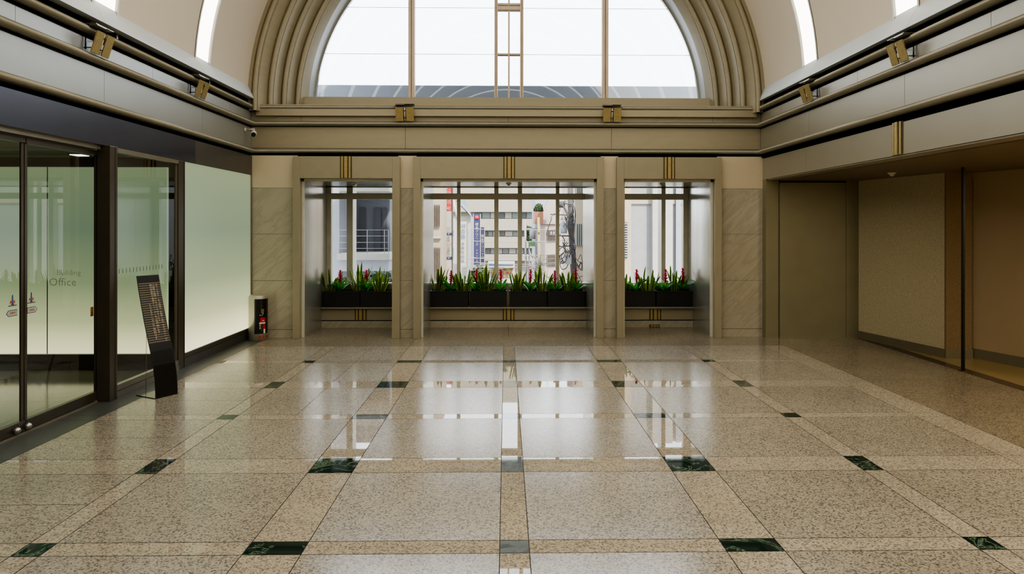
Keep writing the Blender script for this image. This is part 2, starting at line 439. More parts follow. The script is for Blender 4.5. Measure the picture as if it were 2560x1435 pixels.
# ================================================================== BACK WALL (piers, cornice)
def rail_profile(c, z, r=.036, out=1, n=10):
    return [(c+out*r*math.cos(t), z+r*math.sin(t)) for t in [-PI/2+PI*j/n for j in range(n+1)]]
def build_back():
    mb = MB()
    mats = [M['marble'], M['cream'], M['metal'], M['black'], M['grout']]
    piers = [(XL-.3, -3.0), (-1.55, -1.29), (1.38, 1.63), (3.08, XR+.02)]
    for x0, x1 in piers:
        mb.box(x0, x1, YB, YB+.3, .119, 2.152, 0)
        mb.box(x0, x1, YB+.004, YB+.3, .113, .119, 4)
        mb.box(x0, x1, YB, YB+.3, -.01, .113, 0)
        mb.box(x0, x1, YB-.003, YB+.3, 2.155, 2.62, 1)
        for z in (.82, 1.49): mb.box(x0, x1, YB-.0015, YB+.01, z-.0015, z+.0015, 4)
    # continuous wall mass above bays
    mb.box(XL-.3, XR+1.6, YB+.06, YB+.3, 2.33, 2.62, 2)
    mb.box(XL-.2, XR+.2, YB+.03, YB+.3, 2.58, 2.67, 3)
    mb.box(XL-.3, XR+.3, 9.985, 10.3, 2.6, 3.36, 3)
    # panels with joints
    gap = .004
    def panels(xs, z0, z1):
        for a, b in zip(xs[:-1], xs[1:]): mb.box(a+gap/2, b-gap/2, 9.96, 10.0, z0, z1, 2)
    panels([XL, -2.97, .037, 3.04, XR], 3.13, 3.29)
    panels([XL, -1.46, 1.545, XR], 2.735, 3.05)
    struct(mb.build('wall_back', mats), 'marble and champagne metal window wall at the far end', 'wall')
build_back()
def build_rails():
    """half-round rails running round three walls, mitred in the corners; one trim object per rail"""
    zs = [(3.322, 'top'), (3.088, 'middle'), (2.69, 'lowest')]
    for i, (z, w) in enumerate(zs):
        mb = MB(); n = 12; r = .036
        prof = [(r*math.cos(t), r*math.sin(t)) for t in [-PI/2+PI*j/n for j in range(n+1)]]
        prof = [(-.05, -r)]+prof+[(-.05, r)]      # (outwards from wall, z)
        off = .035
        path = [((XL+off), YBACK, (1, 0)), ((XL+off), 9.96-off, (1, -1)), ((XR-off), 9.96-off, (-1, -1)), ((XR-off), YBACK, (-1, 0))]
        rows = []
        for (x, y, (dx, dy)) in path:
            rows.append([mb.bm.verts.new((x+dx*o, y+dy*o, z+h)) for o, h in prof])
        for a in range(3):
            for b in range(len(prof)-1):
                f = mb.bm.faces.new((rows[a][b], rows[a][b+1], rows[a+1][b+1], rows[a+1][b])); f.smooth = 0 < b < len(prof)-2
        struct(mb.build('trim_%d' % (i+2), M['rail']), '%s half-round metal rail of the cornice running round the hall' % w, 'rail')
        # black strips painting the shade under each rail
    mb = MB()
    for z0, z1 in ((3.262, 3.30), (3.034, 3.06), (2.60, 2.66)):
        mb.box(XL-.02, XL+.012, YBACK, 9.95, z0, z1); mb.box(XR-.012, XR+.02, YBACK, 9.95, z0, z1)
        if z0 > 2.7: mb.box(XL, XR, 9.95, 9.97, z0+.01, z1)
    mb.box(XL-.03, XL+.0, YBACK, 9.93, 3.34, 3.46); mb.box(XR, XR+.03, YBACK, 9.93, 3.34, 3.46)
    struct(mb.build('trim_5', M['black']), 'black strips painted as the shade of the recesses between the cornice rails', 'painted shade')
build_rails()
# ================================================================== SIDE CORNICES
def build_side(sgn, X, name):
    o = -sgn  # direction into the room
    mats = [M['side'] if sgn < 0 else M['sideR'], M['fascia'], M['black'], M['navy'], M['greypanel']]
    mb = MB(); g = .002
    def vbox(d0, d1, y0, y1, z0, z1, mi):   # d measured out of room from X
        mb.box(X+sgn*d0, X+sgn*d1, y0, y1, z0, z1, mi)
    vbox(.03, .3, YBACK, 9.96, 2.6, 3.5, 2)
    def run(z0, z1, ys):
        for a, b in zip(ys[:-1], ys[1:]): vbox(0, .05, b+g, a-g, z0, z1, 0)
    ya = [9.96, 9.2]; y = 9.2
    while y > YBACK: y -= 2.0; ya.append(max(y, YBACK))
    run(3.122, 3.27, ya)
    yb = [9.96, 8.36]; y = 8.36
    while y > YBACK: y -= 2.02; yb.append(max(y, YBACK))
    run(2.722, 3.04, yb)
    # tilted fascia, foot leaning into the hall
    yc = [9.84, 8.2]; y = 8.2
    while y > YBACK: y -= 2.02; yc.append(max(y, YBACK))
    top, foot = (-3.70, -3.60) if sgn < 0 else (3.765, 3.672)
    for a, b in zip(yc[:-1], yc[1:]):
        mb.prism([(foot, 3.425), (foot, 3.44), (top, 3.635), (top+sgn*.14, 3.66), (top+sgn*.14, 3.425)], b+g, a-g, 'Y', 1)
    return mb, mats, vbox
mb, mats, vbox = build_side(-1, XL, 'wall_left')
XG = -3.655   # glass line left
mb.box(XL-.3, XG+.01, 8.08, 9.88, 2.335, 2.61, 4)
mb.box(XL-.3, XG+.013, YBACK, 8.078, 2.335, 2.61, 3)
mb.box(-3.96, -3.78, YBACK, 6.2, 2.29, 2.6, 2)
# black plinth under the lit panel
mb.box(-3.95, XG+.012, 7.80, YB, 0, .10, 4); mb.box(-3.95, XG+.004, 7.80, YB, .104, .155, 4)
mb.box(-3.95, -3.70, YBACK, 1.0, 0, 2.4, 0)
struct(mb.build('wall_left', mats), 'grey metal cornice over dark navy header on the left', 'wall')
mb, mats, vbox = build_side(1, XR, 'wall_right')
mats[2] = M['black']
mats += [M['frameR'], M['wallpaper'], M['brown'], M['pinkwall'], M['skirt'], M['corrceil'], M['reveal'], M['frame']]
# lintel over the wide opening, in panels
for a, b in ((9.88, 8.45), (8.45, 4.43), (4.43, .4), (.4, -3.6), (-3.6, -8), (-8, YBACK)):
    mb.box(XR, XR+.18, b+.002, a-.002, 2.285, 2.59, 0)
ys = [9.7, 8.3, 6.2, 4.1, 2.0, 0, -4, -8, YBACK]
for a, b in zip(ys[:-1], ys[1:]): mb.box(XR+.014, XR+.26, b+.002, a-.002, 2.270, 2.284, 0)
mb.box(XR+.02, XR+.2, YBACK, 9.74, 2.281, 2.3, 2)
# jamb at the far corner
mb.box(XR, XR+.185, 9.75, YB, 0, 2.284, 5)
mb.box(XR+.185, XR+.192, 9.78, YB, 0, 2.4, 2)
mb.box(XR+.192, 4.885, 9.72, 9.95, 0, 2.235, 5); mb.box(4.885, 4.89, 9.75, 9.95, 0, 2.235, 2); mb.box(4.89, 5.07, 9.72, 9.95, 0, 2.28, 5)
mb.box(XR+.19, 4.885, 9.76, 9.95, 2.235, 2.42, 2)
# angled textured wall, brown pier, tan wall beyond
mb.prism([(5.07, 9.72), (5.36, 8.25), (5.6, 8.25), (5.6, 9.95), (5.07, 9.95)], .11, 2.4, 'Z', 6)
mb.prism([(5.065, 9.70), (5.352, 8.24), (5.6, 8.24), (5.6, 9.95), (5.065, 9.95)], 0, .11, 'Z', 9)
mb.box(5.362, 5.68, 8.22, 8.5, .11, 2.4, 7); mb.box(5.355, 5.69, 8.212, 8.5, 0, .11, 9)
mb.prism([(5.68, 8.3), (5.72, 8.22), (6.6, 5.2), (8.8, -3), (8.8, 8.3)], .12, 2.4, 'Z', 8)
mb.prism([(5.675, 8.3), (5.71, 8.21), (6.59, 5.19), (8.79, -3), (8.8, 8.3)], 0, .12, 'Z', 9)
mb.box(8.7, 9, YBACK, 3, 0, 2.5, 8)
mb.box(XR+.2, 9, YBACK, 9.95, 2.262, 2.5, 10)
struct(mb.build('wall_right', mats), 'metal cornice and lintel over the wide side opening on the right, with corridor walls', 'wall')
# slim black post in the corridor mouth
p = thing('black_post', 'slim black upright post standing on the brown floor band in the right opening', 'post', (5.07, 7.48, 0))
bx('post', M['blk'], p, 5.06, 5.078, 7.46, 7.50, .012, 2.262); bx('foot_plate', M['brassdark'], p, 5.045, 5.095, 7.44, 7.52, 0, .012)
# ================================================================== BAY FRAMES, REVEALS, WINDOWS
bays = [('left', -3.036, -2.936, -2.907, -1.618, -1.515, -1.640), ('middle', -1.321, -1.22, -1.193, 1.31, 1.409, 1.282), ('right', 1.599, 1.701, 1.730, 3.015, 3.115, 2.985)]
def bay(idx, nm, o0, i0, r0, i1, o1, r1):
    f = sroot('window_%d' % idx, '%s window bay with champagne metal portal frame, grey mullions and a planter shelf' % nm, 'window', ((o0+o1)/2, 9.78, 0))
    b = MB(); Y0, Y1 = 9.78, 9.885
    b.box(o0, i0, Y0, Y1, 0, 2.6); b.box(i1, o1, Y0, Y1, 0, 2.6); b.box(i0, i1, Y0, Y1, 2.287, 2.6)
    b.build('frame', M['frame'], f, bevel=.003)
    b = MB(); b.box(i0, r0, Y1, Y1+.05, 0, 2.287); b.box(r1, i1, Y1, Y1+.05, 0, 2.287); b.box(i0, i1, Y1, Y1+.05, 2.252, 2.287)
    b.build('inner_frame', M['winframe'], f)
    # reveals: polished metal cheeks with a joint
    for x0, x1 in ((r0-.04, r0), (r1, r1+.04)):
        b = MB(); b.box(x0, x1, Y1+.05, 10.578, 0, 2.3); b.box(x0, x1, 10.582, 11.3, 0, 2.3)
        b.build('reveal', M['reveal'], f)
    b = MB(); b.box(r0, r1, Y1+.05, 10.55, 2.25, 2.3); b.box(r0, r1, 10.554, 11.3, 2.25, 2.3)
    b.build('soffit', M['reveal'], f)
    # back wall below the window
    b = MB(); b.box(r0, r1, YBAY+.02, YBAY+.1, .115, .30); b.build('apron_panel', M['metal'], f)
    b = MB(); b.box(r0, r1, YBAY+.012, YBAY+.1, .104, .116); b.build('shadow_joint', M['black'], f)
    b = MB()
    xs = [r0+.0]+[x for x in (-2.3, -.6, .04, .68, 2.35) if r0 < x < r1]+[r1]
    for a, c in zip(xs[:-1], xs[1:]): b.box(a+.001, c-.001, YBAY, YBAY+.1, 0, .104)
    b.build('marble_base', M['marble'], f)
    bx('shelf', M['rail'], f, r0-.0, r1+.0, YBAY-.05, YWIN+.1, .30, .326, bevel=.006)
    bx('back_panel', M['reveal'], f, r0, r1, YWIN-.02, YWIN+.1, .326, .655)
    bx('sill', M['winframe'], f, r0, r1, YWIN-.06, YWIN+.1, .655, .68)
    # glazing
    if idx == 2: ms = [(-.795, -.738, .10), (-.187, -.117, .10), (.198, .268, .10), (.82, .878, .10)]
    elif idx == 1: ms = [(-2.585, -2.487, .27), (-1.72, -1.64, .1)]
    else: ms = [(1.730, 1.80, .1), (2.555, 2.622, .27)]
    for a, c, d in ms:
        bx('mullion', M['winframe'], f, a, c, YWIN-.03, YWIN-.03+d, .68, 2.25)
    b = MB()
    if idx == 1: b.box(r0, r0+.07, YWIN-.03, YWIN+.07, .68, 2.25)
    if idx == 3: b.box(r1-.07, r1, YWIN-.03, YWIN+.07, .68, 2.25)
    b.box(r0, r1, YWIN-.03, YWIN+.07, 2.235, 2.25)
    b.build('head_frame', M['winframe'], f)
    bx('transom', M['winframe'], f, r0, r1, YWIN-.05, YWIN+.05, 2.043, 2.14)
    b = MB(); b.face([(r0, YWIN+.03, .68), (r1, YWIN+.03, .68), (r1, YWIN+.03, 2.25), (r0, YWIN+.03, 2.25)])
    b.build('pane', M['glass'], f, recalc=False)
for i, b in enumerate(bays): bay(i+1, *b)
# outer shell round bays (keeps daylight out of the wall)
mb = MB()
mb.box(-3.9, -2.95, 9.95, 11.3, 0, 2.5); mb.box(-1.6, -1.235, 9.95, 11.3, 0, 2.5); mb.box(1.325, 1.69, 9.95, 11.3, 0, 2.5); mb.box(3.03, 5.4, 9.96, 11.3, 0, 2.5)
mb.box(-3.9, 5.4, 10.02, 11.3, 2.305, 3.2); mb.box(-3.9, 5.4, 11.19, 11.29, -.6, .655)
struct(mb.build('trim_6', M['winframe']), 'outer wall mass between the window bays', 'wall')
# ================================================================== BRASS ORNAMENTS
def brass_strip(label, p0, horiz, z0, z1, w, depth=(0, -1), grp='brass pilaster strips'):
    """three brass ribs on a dark backing. p0 centre on wall face; horiz = unit vector along wall; depth = unit vector out of wall"""
    t = thing('brass_ornament', label, 'ornament', (p0[0], p0[1], z0), grp)
    def slab(name, a, b, d0, d1, m):
        pts = []
        for u in (a, b):
            for d in (d0, d1):
                pts.append((p0[0]+horiz[0]*u+depth[0]*d, p0[1]+horiz[1]*u+depth[1]*d))
        xs = [q[0] for q in pts]; ys = [q[1] for q in pts]
        bx(name, m, t, min(xs), max(xs), min(ys), max(ys), z0, z1, bevel=.002 if m is M['brass'] else 0)
    slab('backing', -w/2, w/2, 0, .004, M['brassdark'])
    slab('rib', -w*.125, w*.125, .004, .022, M['brass'])
    slab('rib', -w*.39, -w*.24, .004, .014, M['brass'])
    slab('rib', w*.24, w*.39, .004, .014, M['brass'])
X_ = (1, 0)
for px, nm in ((865, 'left'), (1273, 'middle'), (1673, 'right')):
    q = at(px, 420, 9.78)
    brass_strip('ribbed brass strip on the lintel above the %s window bay' % nm, (q.x, 9.7802), X_, 2.29, 2.6, .17)
for px, nm in ((902, 'left'), (1271.5, 'middle'), (1638, 'right')):
    q = at(px, 785, YBAY+.02)
    brass_strip('ribbed brass strip under the planter shelf of the %s window bay' % nm, (q.x, YBAY+.019), X_, .117, .299, .19)
brass_strip('ribbed brass strip on the lintel above the wide right opening', (XR-.001, 6.45), (0, 1), 2.288, 2.6, .18, (-1, 0))
# ================================================================== BRASS CORNICE CLAMPS
def clamp(label, base, along, out, lean=True):
    """two brass plates hung from the top rail, cap on the rail, black steel bracket to the wall"""
    al = Vector((along[0], along[1], 0)); ou = Vector((out[0], out[1], 0)); B = Vector((base[0], base[1], 0))
    t = thing('cornice_light', label, 'wall light', (base[0], base[1], 3.09), 'brass plate fittings on the cornice rails')
    def P(a, o, z): return tuple(B+al*a+ou*o+Vector((0, 0, z)))
    ot, ob = (.145, .085)
    zt, zb = 3.305, 3.12
    for a0, a1 in ((-.13, -.022), (.022, .13)):
        mb = MB()
        v = [P(a0, ot, zt), P(a1, ot, zt), P(a1, ob, zb), P(a0, ob, zb), P(a0, ot-.012, zt), P(a1, ot-.012, zt), P(a1, ob-.012, zb), P(a0, ob-.012, zb)]
        vs = [mb.bm.verts.new(q) for q in v]
        for q in ((0, 1, 2, 3), (7, 6, 5, 4), (0, 4, 5, 1), (1, 5, 6, 2), (2, 6, 7, 3), (3, 7, 4, 0)): mb.bm.faces.new([vs[i] for i in q])
        mb.build('plate', M['brass'], t)
    mb = MB()
    for z, o1 in ((3.265, ot-.02), (3.165, ob+.005)):
        for a in (-.09, .09):
            MB().tube([P(a, 0, z), P(a, o1, z)], .005, 6).build('bracket_arm', M['blk'], t)
        MB().tube([P(-.02, o1, z), P(.02, o1, z)], .007, 6).build('bracket_pin', M['blk'], t)
    for a in (-.09, .09): MB().tube([P(a, .012, 3.15), P(a, .012, 3.28)], .006, 6).build('bracket_upright', M['blk'], t)
    mb = MB(); mb.tube([P(0, ob-.01, zb), P(0, ot-.02, zt)], .008, 8); mb.build('lamp_tube', M['white'], t)
    mb = MB()
    for a0, a1, o0, o1, z in ((-.135, .135, .02, .13, 3.361), (-.135, .0, .07, .14, 3.349)):
        vs = [mb.bm.verts.new(P(a, o, z+d)) for d in (0, .007) for a, o in ((a0, o0), (a1, o0), (a1, o1), (a0, o1))]
        for q in ((0, 3, 2, 1), (4, 5, 6, 7), (0, 1, 5, 4), (1, 2, 6, 5), (2, 3, 7, 6), (3, 0, 4, 7)): mb.bm.faces.new([vs[i] for i in q])
    mb.build('cap', M['steel'], t)
for y, nm in ((6.13, 'nearer'), (8.12, 'farther')): clamp('brass plate fitting on the left cornice rail, the %s of the pair' % nm, (XL, y), (0, 1), (1, 0))
for y, nm in ((6.27, 'nearer'), (8.2, 'farther')): clamp('brass plate fitting on the right cornice rail, the %s of the pair' % nm, (XR, y), (0, 1), (-1, 0))
for x, nm in ((-1.455, 'left'), (1.54, 'right')): clamp('brass plate fitting on the back cornice under the %s arch mullion' % nm, (x, 9.96), (1, 0), (0, -1))
# ================================================================== LEFT GLASS SCREEN
w5 = sroot('window_5', 'lit frosted glass panel between the dark post and the marble pier', 'window', (XG, 8.9, .15))
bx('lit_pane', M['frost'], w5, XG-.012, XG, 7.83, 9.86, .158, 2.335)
b = MB(); b.box(XG-.02, XG+.012, 9.84, 9.878, 0, 2.335); b.box(XG-.02, XG+.006, 7.80, 7.83, 0, 2.335); b.build('frame', M['steel'], w5)
bx('ledge', M['steel'], w5, XG-.02, XG+.016, 7.83, 9.84, .150, .160)
# posts
for nm, y0, y1, x0, x1 in (('trim_7', 6.283, 6.385, -3.724, -3.605), ('trim_8', 7.66, 7.80, -3.75, -3.64)):
    mb = MB(); mb.box(x0, x1, y0, y1, 0, 2.335)
    if nm == 'trim_8': mb.box(-3.645, -3.634, y1-.01, y1+.004, 0, 2.335)
    if nm == 'trim_7': mb.box(-3.72, -3.60, y1-.02, y1+.012, 0, 2.335)
    struct(mb.build(nm, M['bronze'], bevel=.003), 'dark bronze post of the glass screen, %s' % ('beside the sliding door' if nm == 'trim_7' else 'beside the lit frosted panel'), 'post')
w6 = sroot('window_6', 'fixed clear glass panel behind the leaning sign stand', 'window', (-3.66, 7.0, 0))
b = MB(); b.box(-3.70, -3.63, 6.395, 7.66, .0, .052); b.box(-3.69, -3.64, 6.395, 7.66, .056, .11); b.box(-3.69, -3.64, 6.395, 7.66, 2.295, 2.335); b.box(-3.675, -3.655, 6.395, 6.42, .11, 2.295); b.box(-3.675, -3.655, 7.635, 7.66, .11, 2.295)
b.build('frame', M['steel'], w6)
b = MB(); b.face([(-3.665, 6.43, .11), (-3.665, 7.625, .11), (-3.665, 7.625, 2.295), (-3.665, 6.43, 2.295)]); b.build('pane', M['doorglass'], w6, recalc=False)
b = MB()
for k in range(15): b.box(-3.663, -3.662, 6.47+k*.062, 6.476+k*.062, 1.15, 1.195)
b.build('safety_marks', M['greypanel'], w6)
# sliding doors
XD = -3.745
navyb = mat('blue_decal', (60, 86, 128), .5); redb = mat('red_decal', (186, 96, 84), .5); greyb = mat('grey_decal', (96, 104, 104), .5); whiteb = mat('white_decal', (196, 198, 184), .5)
def door(idx, y0, y1, label, flip):
    d = sroot('door_%d' % idx, label, 'sliding door', (XD, (y0+y1)/2, .01))
    b = MB(); b.box(XD-.02, XD+.02, y0, y1, .012, .095)
    b.box(XD-.02, XD+.02, y0, y1, 2.245, 2.29); b.box(XD-.007, XD+.007, y0, y0+.03, .095, 2.245); b.box(XD-.007, XD+.007, y1-.03, y1, .095, 2.245)
    b.build('frame', M['bronze'], d, bevel=.002)
    b = MB(); b.face([(XD, y0+.034, .095), (XD, y1-.034, .095), (XD, y1-.034, 2.245), (XD, y0+.034, 2.245)]); b.build('pane', M['doorglass'], d, recalc=False)
    # decals
    X1 = XD+.003; yc = (y0+.175) if not flip else (y1-.20)
    b = MB(); z = 1.0
    return d, yc, X1
def decal_logo(d, yc, X, zc):
    b = MB()
    h, w = .085, .046
    b.face([(X, yc-w, zc-h/2), (X, yc+w, zc-h/2), (X, yc, zc+h/2)]); b.build('logo_triangle', whiteb, d, recalc=False)
    b = MB(); b.box(X+.001, X+.0015, yc-.006, yc+.006, zc-.03, zc+.042); b.build('logo_bar', navyb, d)
    b = MB(); b.box(X+.001, X+.0015, yc-.026, yc-.010, zc-.02, zc-.002); b.box(X+.001, X+.0015, yc+.010, yc+.026, zc-.02, zc-.002); b.build('logo_red_mark', redb, d)
    b = MB(); b.box(X+.001, X+.0015, yc-w, yc+w, zc-.044, zc-.037); b.box(X+.001, X+.0015, yc-.014, yc+.014, zc-.036, zc-.026); b.build('logo_base', greyb, d)
def decal_arrow(d, yc, X, zc, s):
    w, h = .055, .024
    def P(a, z, e=0): return (X+e, yc+s*a, zc+z)
    b = MB(); b.face([P(-w, -h), P(w*.7, -h), P(w*1.15, 0), P(w*.7, h), P(-w, h)]); b.build('arrow_label', navyb, d, recalc=False)
    b = MB(); k = .8; b.face([P(-w*.92, -h*k, .001), P(w*.66, -h*k, .001), P(w*1.02, 0, .001), P(w*.66, h*k, .001), P(-w*.92, h*k, .001)]); b.build('arrow_face', whiteb, d, recalc=False)
    text('lettering', '自動扉', .021, redb, d, (X+.002, yc-s*.004, zc), (0, 1, 0), (0, 0, 1))
d1, yc, X1 = door(1, 5.372, 6.315, 'right leaf of the clear glass sliding door beside the dark post', False)
yl = 5.305+.09
q = on_x(77, 744, XD); decal_logo(d1, q.y, XD+.003, q.z)
q = on_x(79, 774.5, XD); decal_arrow(d1, q.y, XD+.003, q.z, 1)
q = on_x(229, 779, XD); yq = q.y
b = MB(); b.box(XD+.003, XD+.004, yq-.022, yq+.022, q.z-.042, q.z+.042); b.build('door_notice', mat('orange_notice', (150, 104, 66), .5), d1)
b = MB()
for k in range(4):
    zz = q.z-.008-k*.008; b.box(XD+.0042, XD+.0047, yq-.016, yq+.016, zz-.0012, zz+.0012)
b.build('door_notice_lines', M['blk'], d1)
d0, yc, X1 = door(2, 4.3, 5.362, 'left leaf of the clear glass sliding door at the edge of the view', True)
q = on_x(30, 751, XD); decal_logo(d0, q.y, XD+.003, q.z)
q = on_x(29, 783, XD); decal_arrow(d0, q.y, XD+.003, q.z, -1)
for dd, y in ((d0, on_x(43, 1080, XD+.045).y), (d1, on_x(71, 1067, XD+.045).y)):
    b = MB(); c = (XD+.045, y, .05)
    b.lathe(c, [(.001, -.026)]+[(.026*math.cos(t), .026*math.sin(t)) for t in [-PI/2+PI*j/10 for j in range(1, 10)]]+[(.001, .026)], 16)
    b.tube([(XD+.01, y, .05), (XD+.03, y, .05)], .01, 10)
    b.build('floor_lock_knob', M['silver'], dd)
mb = MB(); mb.box(-3.80, -3.70, 1.0, 6.27, 0, .008); mb.box(XD+.03, XD+.036, 1.0, 6.27, .008, .012)
mb.box(-3.80, -3.68, 1.0, 6.27, 2.295, 2.335)
struct(mb.build('trim_9', M['steel']), 'steel threshold track and header of the sliding doors', 'track')
# vestibule behind the glass
mb = MB()
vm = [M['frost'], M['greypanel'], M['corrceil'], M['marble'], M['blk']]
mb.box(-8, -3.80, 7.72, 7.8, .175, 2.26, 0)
mb.box(-8, -3.76, 7.69, 7.8, 0, .172, 1)
mb.box(-8, -3.76, 7.66, 7.8, 2.26, 2.5, 1)
mb.box(-8, -3.66, 1.0, 7.8, 2.36, 2.5, 2)
mb.box(-8.1, -8, 1.0, 7.8, 0, 2.5, 3); mb.box(-8, -3.7, .9, 1.0, 0, 2.5, 3)
for x in (-5.12, -6.5): mb.box(x-.004, x+.004, 7.715, 7.72, .175, 2.26, 1)
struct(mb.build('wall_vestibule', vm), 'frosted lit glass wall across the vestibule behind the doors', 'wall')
dk = mat('faint_lettering', (120, 130, 112), .6, emit=((110, 118, 96), .9))
wl = sroot('trim_10', 'faint dark lettering on the frosted vestibule wall', 'lettering', (-4.8, 7.71, 1.1))
q = at(172, 682, 7.714); text('lettering', 'Building', .085, dk, wl, (q.x, 7.713, q.z), (1, 0, 0), (0, 0, 1))
q = at(157, 706, 7.714); text('lettering', 'Office', .125, dk, wl, (q.x, 7.713, q.z), (1, 0, 0), (0, 0, 1))
t = thing('vestibule_ceiling_light', 'small white linear downlight in the vestibule ceiling behind the glass door', 'ceiling light', (-4.6, 7.3, 2.34))
q = at(200, 396, 7.3)
bx('diffuser', emis('downlight_glow', (255, 255, 255), 3), t, q.x-.06, q.x+.06, 7.22, 7.36, 2.345, 2.352); bx('housing', M['steel'], t, q.x-.07, q.x+.07, 7.2, 7.38, 2.352, 2.36)
# ================================================================== DETECTORS / CAMERA
def detector(label, x, y, z, s=1):
    t = thing('ceiling_detector', label, 'detector', (x, y, z), 'round white ceiling detectors')
    MB().lathe((x, y, z), [(.001, 0), (.05*s, 0), (.05*s, -.012*s), (.042*s, -.02*s), (.001, -.02*s)], 20).build('base', M['white'], t)
    MB().lathe((x, y, z-.02*s), [(.03*s, 0), (.026*s, -.018*s), (.012*s, -.028*s), (.001, -.03*s)], 16).build('sensor_head', M['steel'] if s < .9 else M['white'], t)
detector('small round detector under the soffit of the middle window bay', .045, 10.25, 2.25, .8)
q = at(885, 459, 10.25); detector('small round detector under the soffit of the left window bay', q.x, 10.25, 2.25, .8)
q = at(1656, 461, 10.25); detector('small round detector under the soffit of the right window bay', q.x, 10.25, 2.25, .8)
q = at(2230, 428, 8.2); detector('white round smoke detector on the corridor ceiling at the right', q.x, 8.2, 2.262, 1.0)
t = thing('security_camera', 'small white bullet security camera on a bracket in the left back corner', 'camera', (-3.69, 9.7, 2.94))
q0 = at(621, 325, 9.75)
MB().lathe((XL+.001, 9.72, q0.z), [(.001, 0), (.035, 0), (.035, .012), (.02, .02), (.001, .02)], 16, axis='X').build('wall_mount', M['white'], t)
MB().tube([(XL+.015, 9.72, q0.z), (XL+.15, 9.68, q0.z)], .012, 8).build('arm', M['white'], t)
MB().tube([(XL+.115, 9.74, q0.z-.03), (XL+.15, 9.66, q0.z-.055), (XL+.17, 9.59, q0.z-.085)], [.03, .038, .038], 16).build('body', M['white'], t)
MB().tube([(XL+.17, 9.592, q0.z-.085), (XL+.1735, 9.578, q0.z-.090)], .032, 16).build('lens', M['blk'], t)
MB().tube([(XL+.14, 9.685, q0.z), (XL+.14, 9.685, q0.z-.035)], .009, 8).build('joint', M['white'], t)
t = thing('floor_outlet', 'small bronze outlet box at the foot of the right bay wall', 'outlet', (2.38, YBAY-.01, 0))
q = at(1636, 818, YBAY)
bx('box', M['brassdark'], t, q.x-.08, q.x+.08, YBAY-.03, YBAY-.001, 0.001, .045, bevel=.002)
b = MB()
for k in (-1, 0, 1): b.box(q.x+k*.045-.014, q.x+k*.045+.014, YBAY-.032, YBAY-.03, .012, .036)
b.build('socket', M['brass'], t)
# ================================================================== EXTINGUISHER CABINET
def extinguisher():
    cx, cy, r = -3.49, 9.69, .128
    t = thing('fire_extinguisher_cabinet', 'short rounded steel cabinet with black front and red extinguisher marking, in the left back corner', 'fire cabinet', (cx, cy, 0))
    MB().lathe((cx, cy, 0), [(.001, .0), (r-.004, .0), (r-.004, .012), (r, .014), (r, .615), (r-.006, .628), (r-.02, .634), (.001, .634)], 40).build('body', M['white_steel'] if 'white_steel' in M else mat('ribbed_steel', (186, 182, 168), .32, metal=.5, var=.05, vscale=50, stretch=(1, 1, .02)), t)
    def cyl(rr, a, z): return (cx+rr*math.cos(a), cy+rr*math.sin(a), z)
    def patch(name, a0, a1, z0, z1, m, e, n=12):
        b = MB()
        for k in range(n):
            p, q = a0+(a1-a0)*k/n, a0+(a1-a0)*(k+1)/n
            f = b.face([cyl(r+e, p, z0), cyl(r+e, q, z0), cyl(r+e, q, z1), cyl(r+e, p, z1)]); f.smooth = True
        return b.build(name, m, t, recalc=False)
    base = -PI/2+math.atan2(3.49, 9.69)*-1     # direction that faces the viewer
    def A(deg): return -PI/2+math.radians(20)+math.radians(deg)
    dg = lambda d: A(d)
    patch('door', dg(-22), dg(92), .10, .585, M['blk'], .002, 24)
    red = mat('extinguisher_red', (190, 24, 22), .4); wh = mat('sign_white', (214, 214, 204), .5); ye = mat('sign_yellow', (206, 176, 60), .5)
    patch('extinguisher_graphic', dg(12), dg(46), .255, .325, red, .004)
    patch('extinguisher_graphic', dg(29), dg(46), .165, .262, red, .004)
    patch('white_band', dg(6), dg(46), .238, .260, wh, .005)
    patch('white_label', dg(25), dg(38), .278, .288, wh, .005)
    patch('white_tag', dg(32), dg(45), .103, .165, wh, .005)
    b = MB()
    for k in range(16):
        p, q = 2*PI*k/16, 2*PI*(k+1)/16
        def R(rad, th): return cyl(r+.005, dg(27)+rad*math.cos(th)/r, .425+rad*math.sin(th))
        b.face([R(.012, p), R(.012, q), R(.019, q), R(.019, p)])
    b.build('pin_ring_graphic', ye, t, recalc=False)
    patch('pin_graphic', dg(18), dg(23), .392, .398, wh, .005, 3); patch('pin_graphic', dg(27), dg(32), .378, .396, wh, .005, 3)
    patch('pin_graphic', dg(20), dg(30), .352, .372, greyb, .005, 3); patch('pin_graphic', dg(7), dg(16), .358, .364, wh, .005, 3)
    for z in (.222, .200, .178): patch('instruction_mark', dg(8), dg(14), z-.008, z+.008, ye if z == .2 else wh, .005, 3)
    for z in (.21, .185, .165, .145): patch('instruction_mark', dg(18), dg(24), z-.005, z+.003, greyb, .005, 3)
    for ch, a in (('消', 6), ('火', 34), ('器', 64)):
        aa = dg(a); n = Vector((math.cos(aa), math.sin(aa), 0)); rt = Vector((-n.y, n.x, 0))
        text('lettering', ch, .058, red, t, cyl(r+.006, aa, .05), rt, (0, 0, 1))
extinguisher()
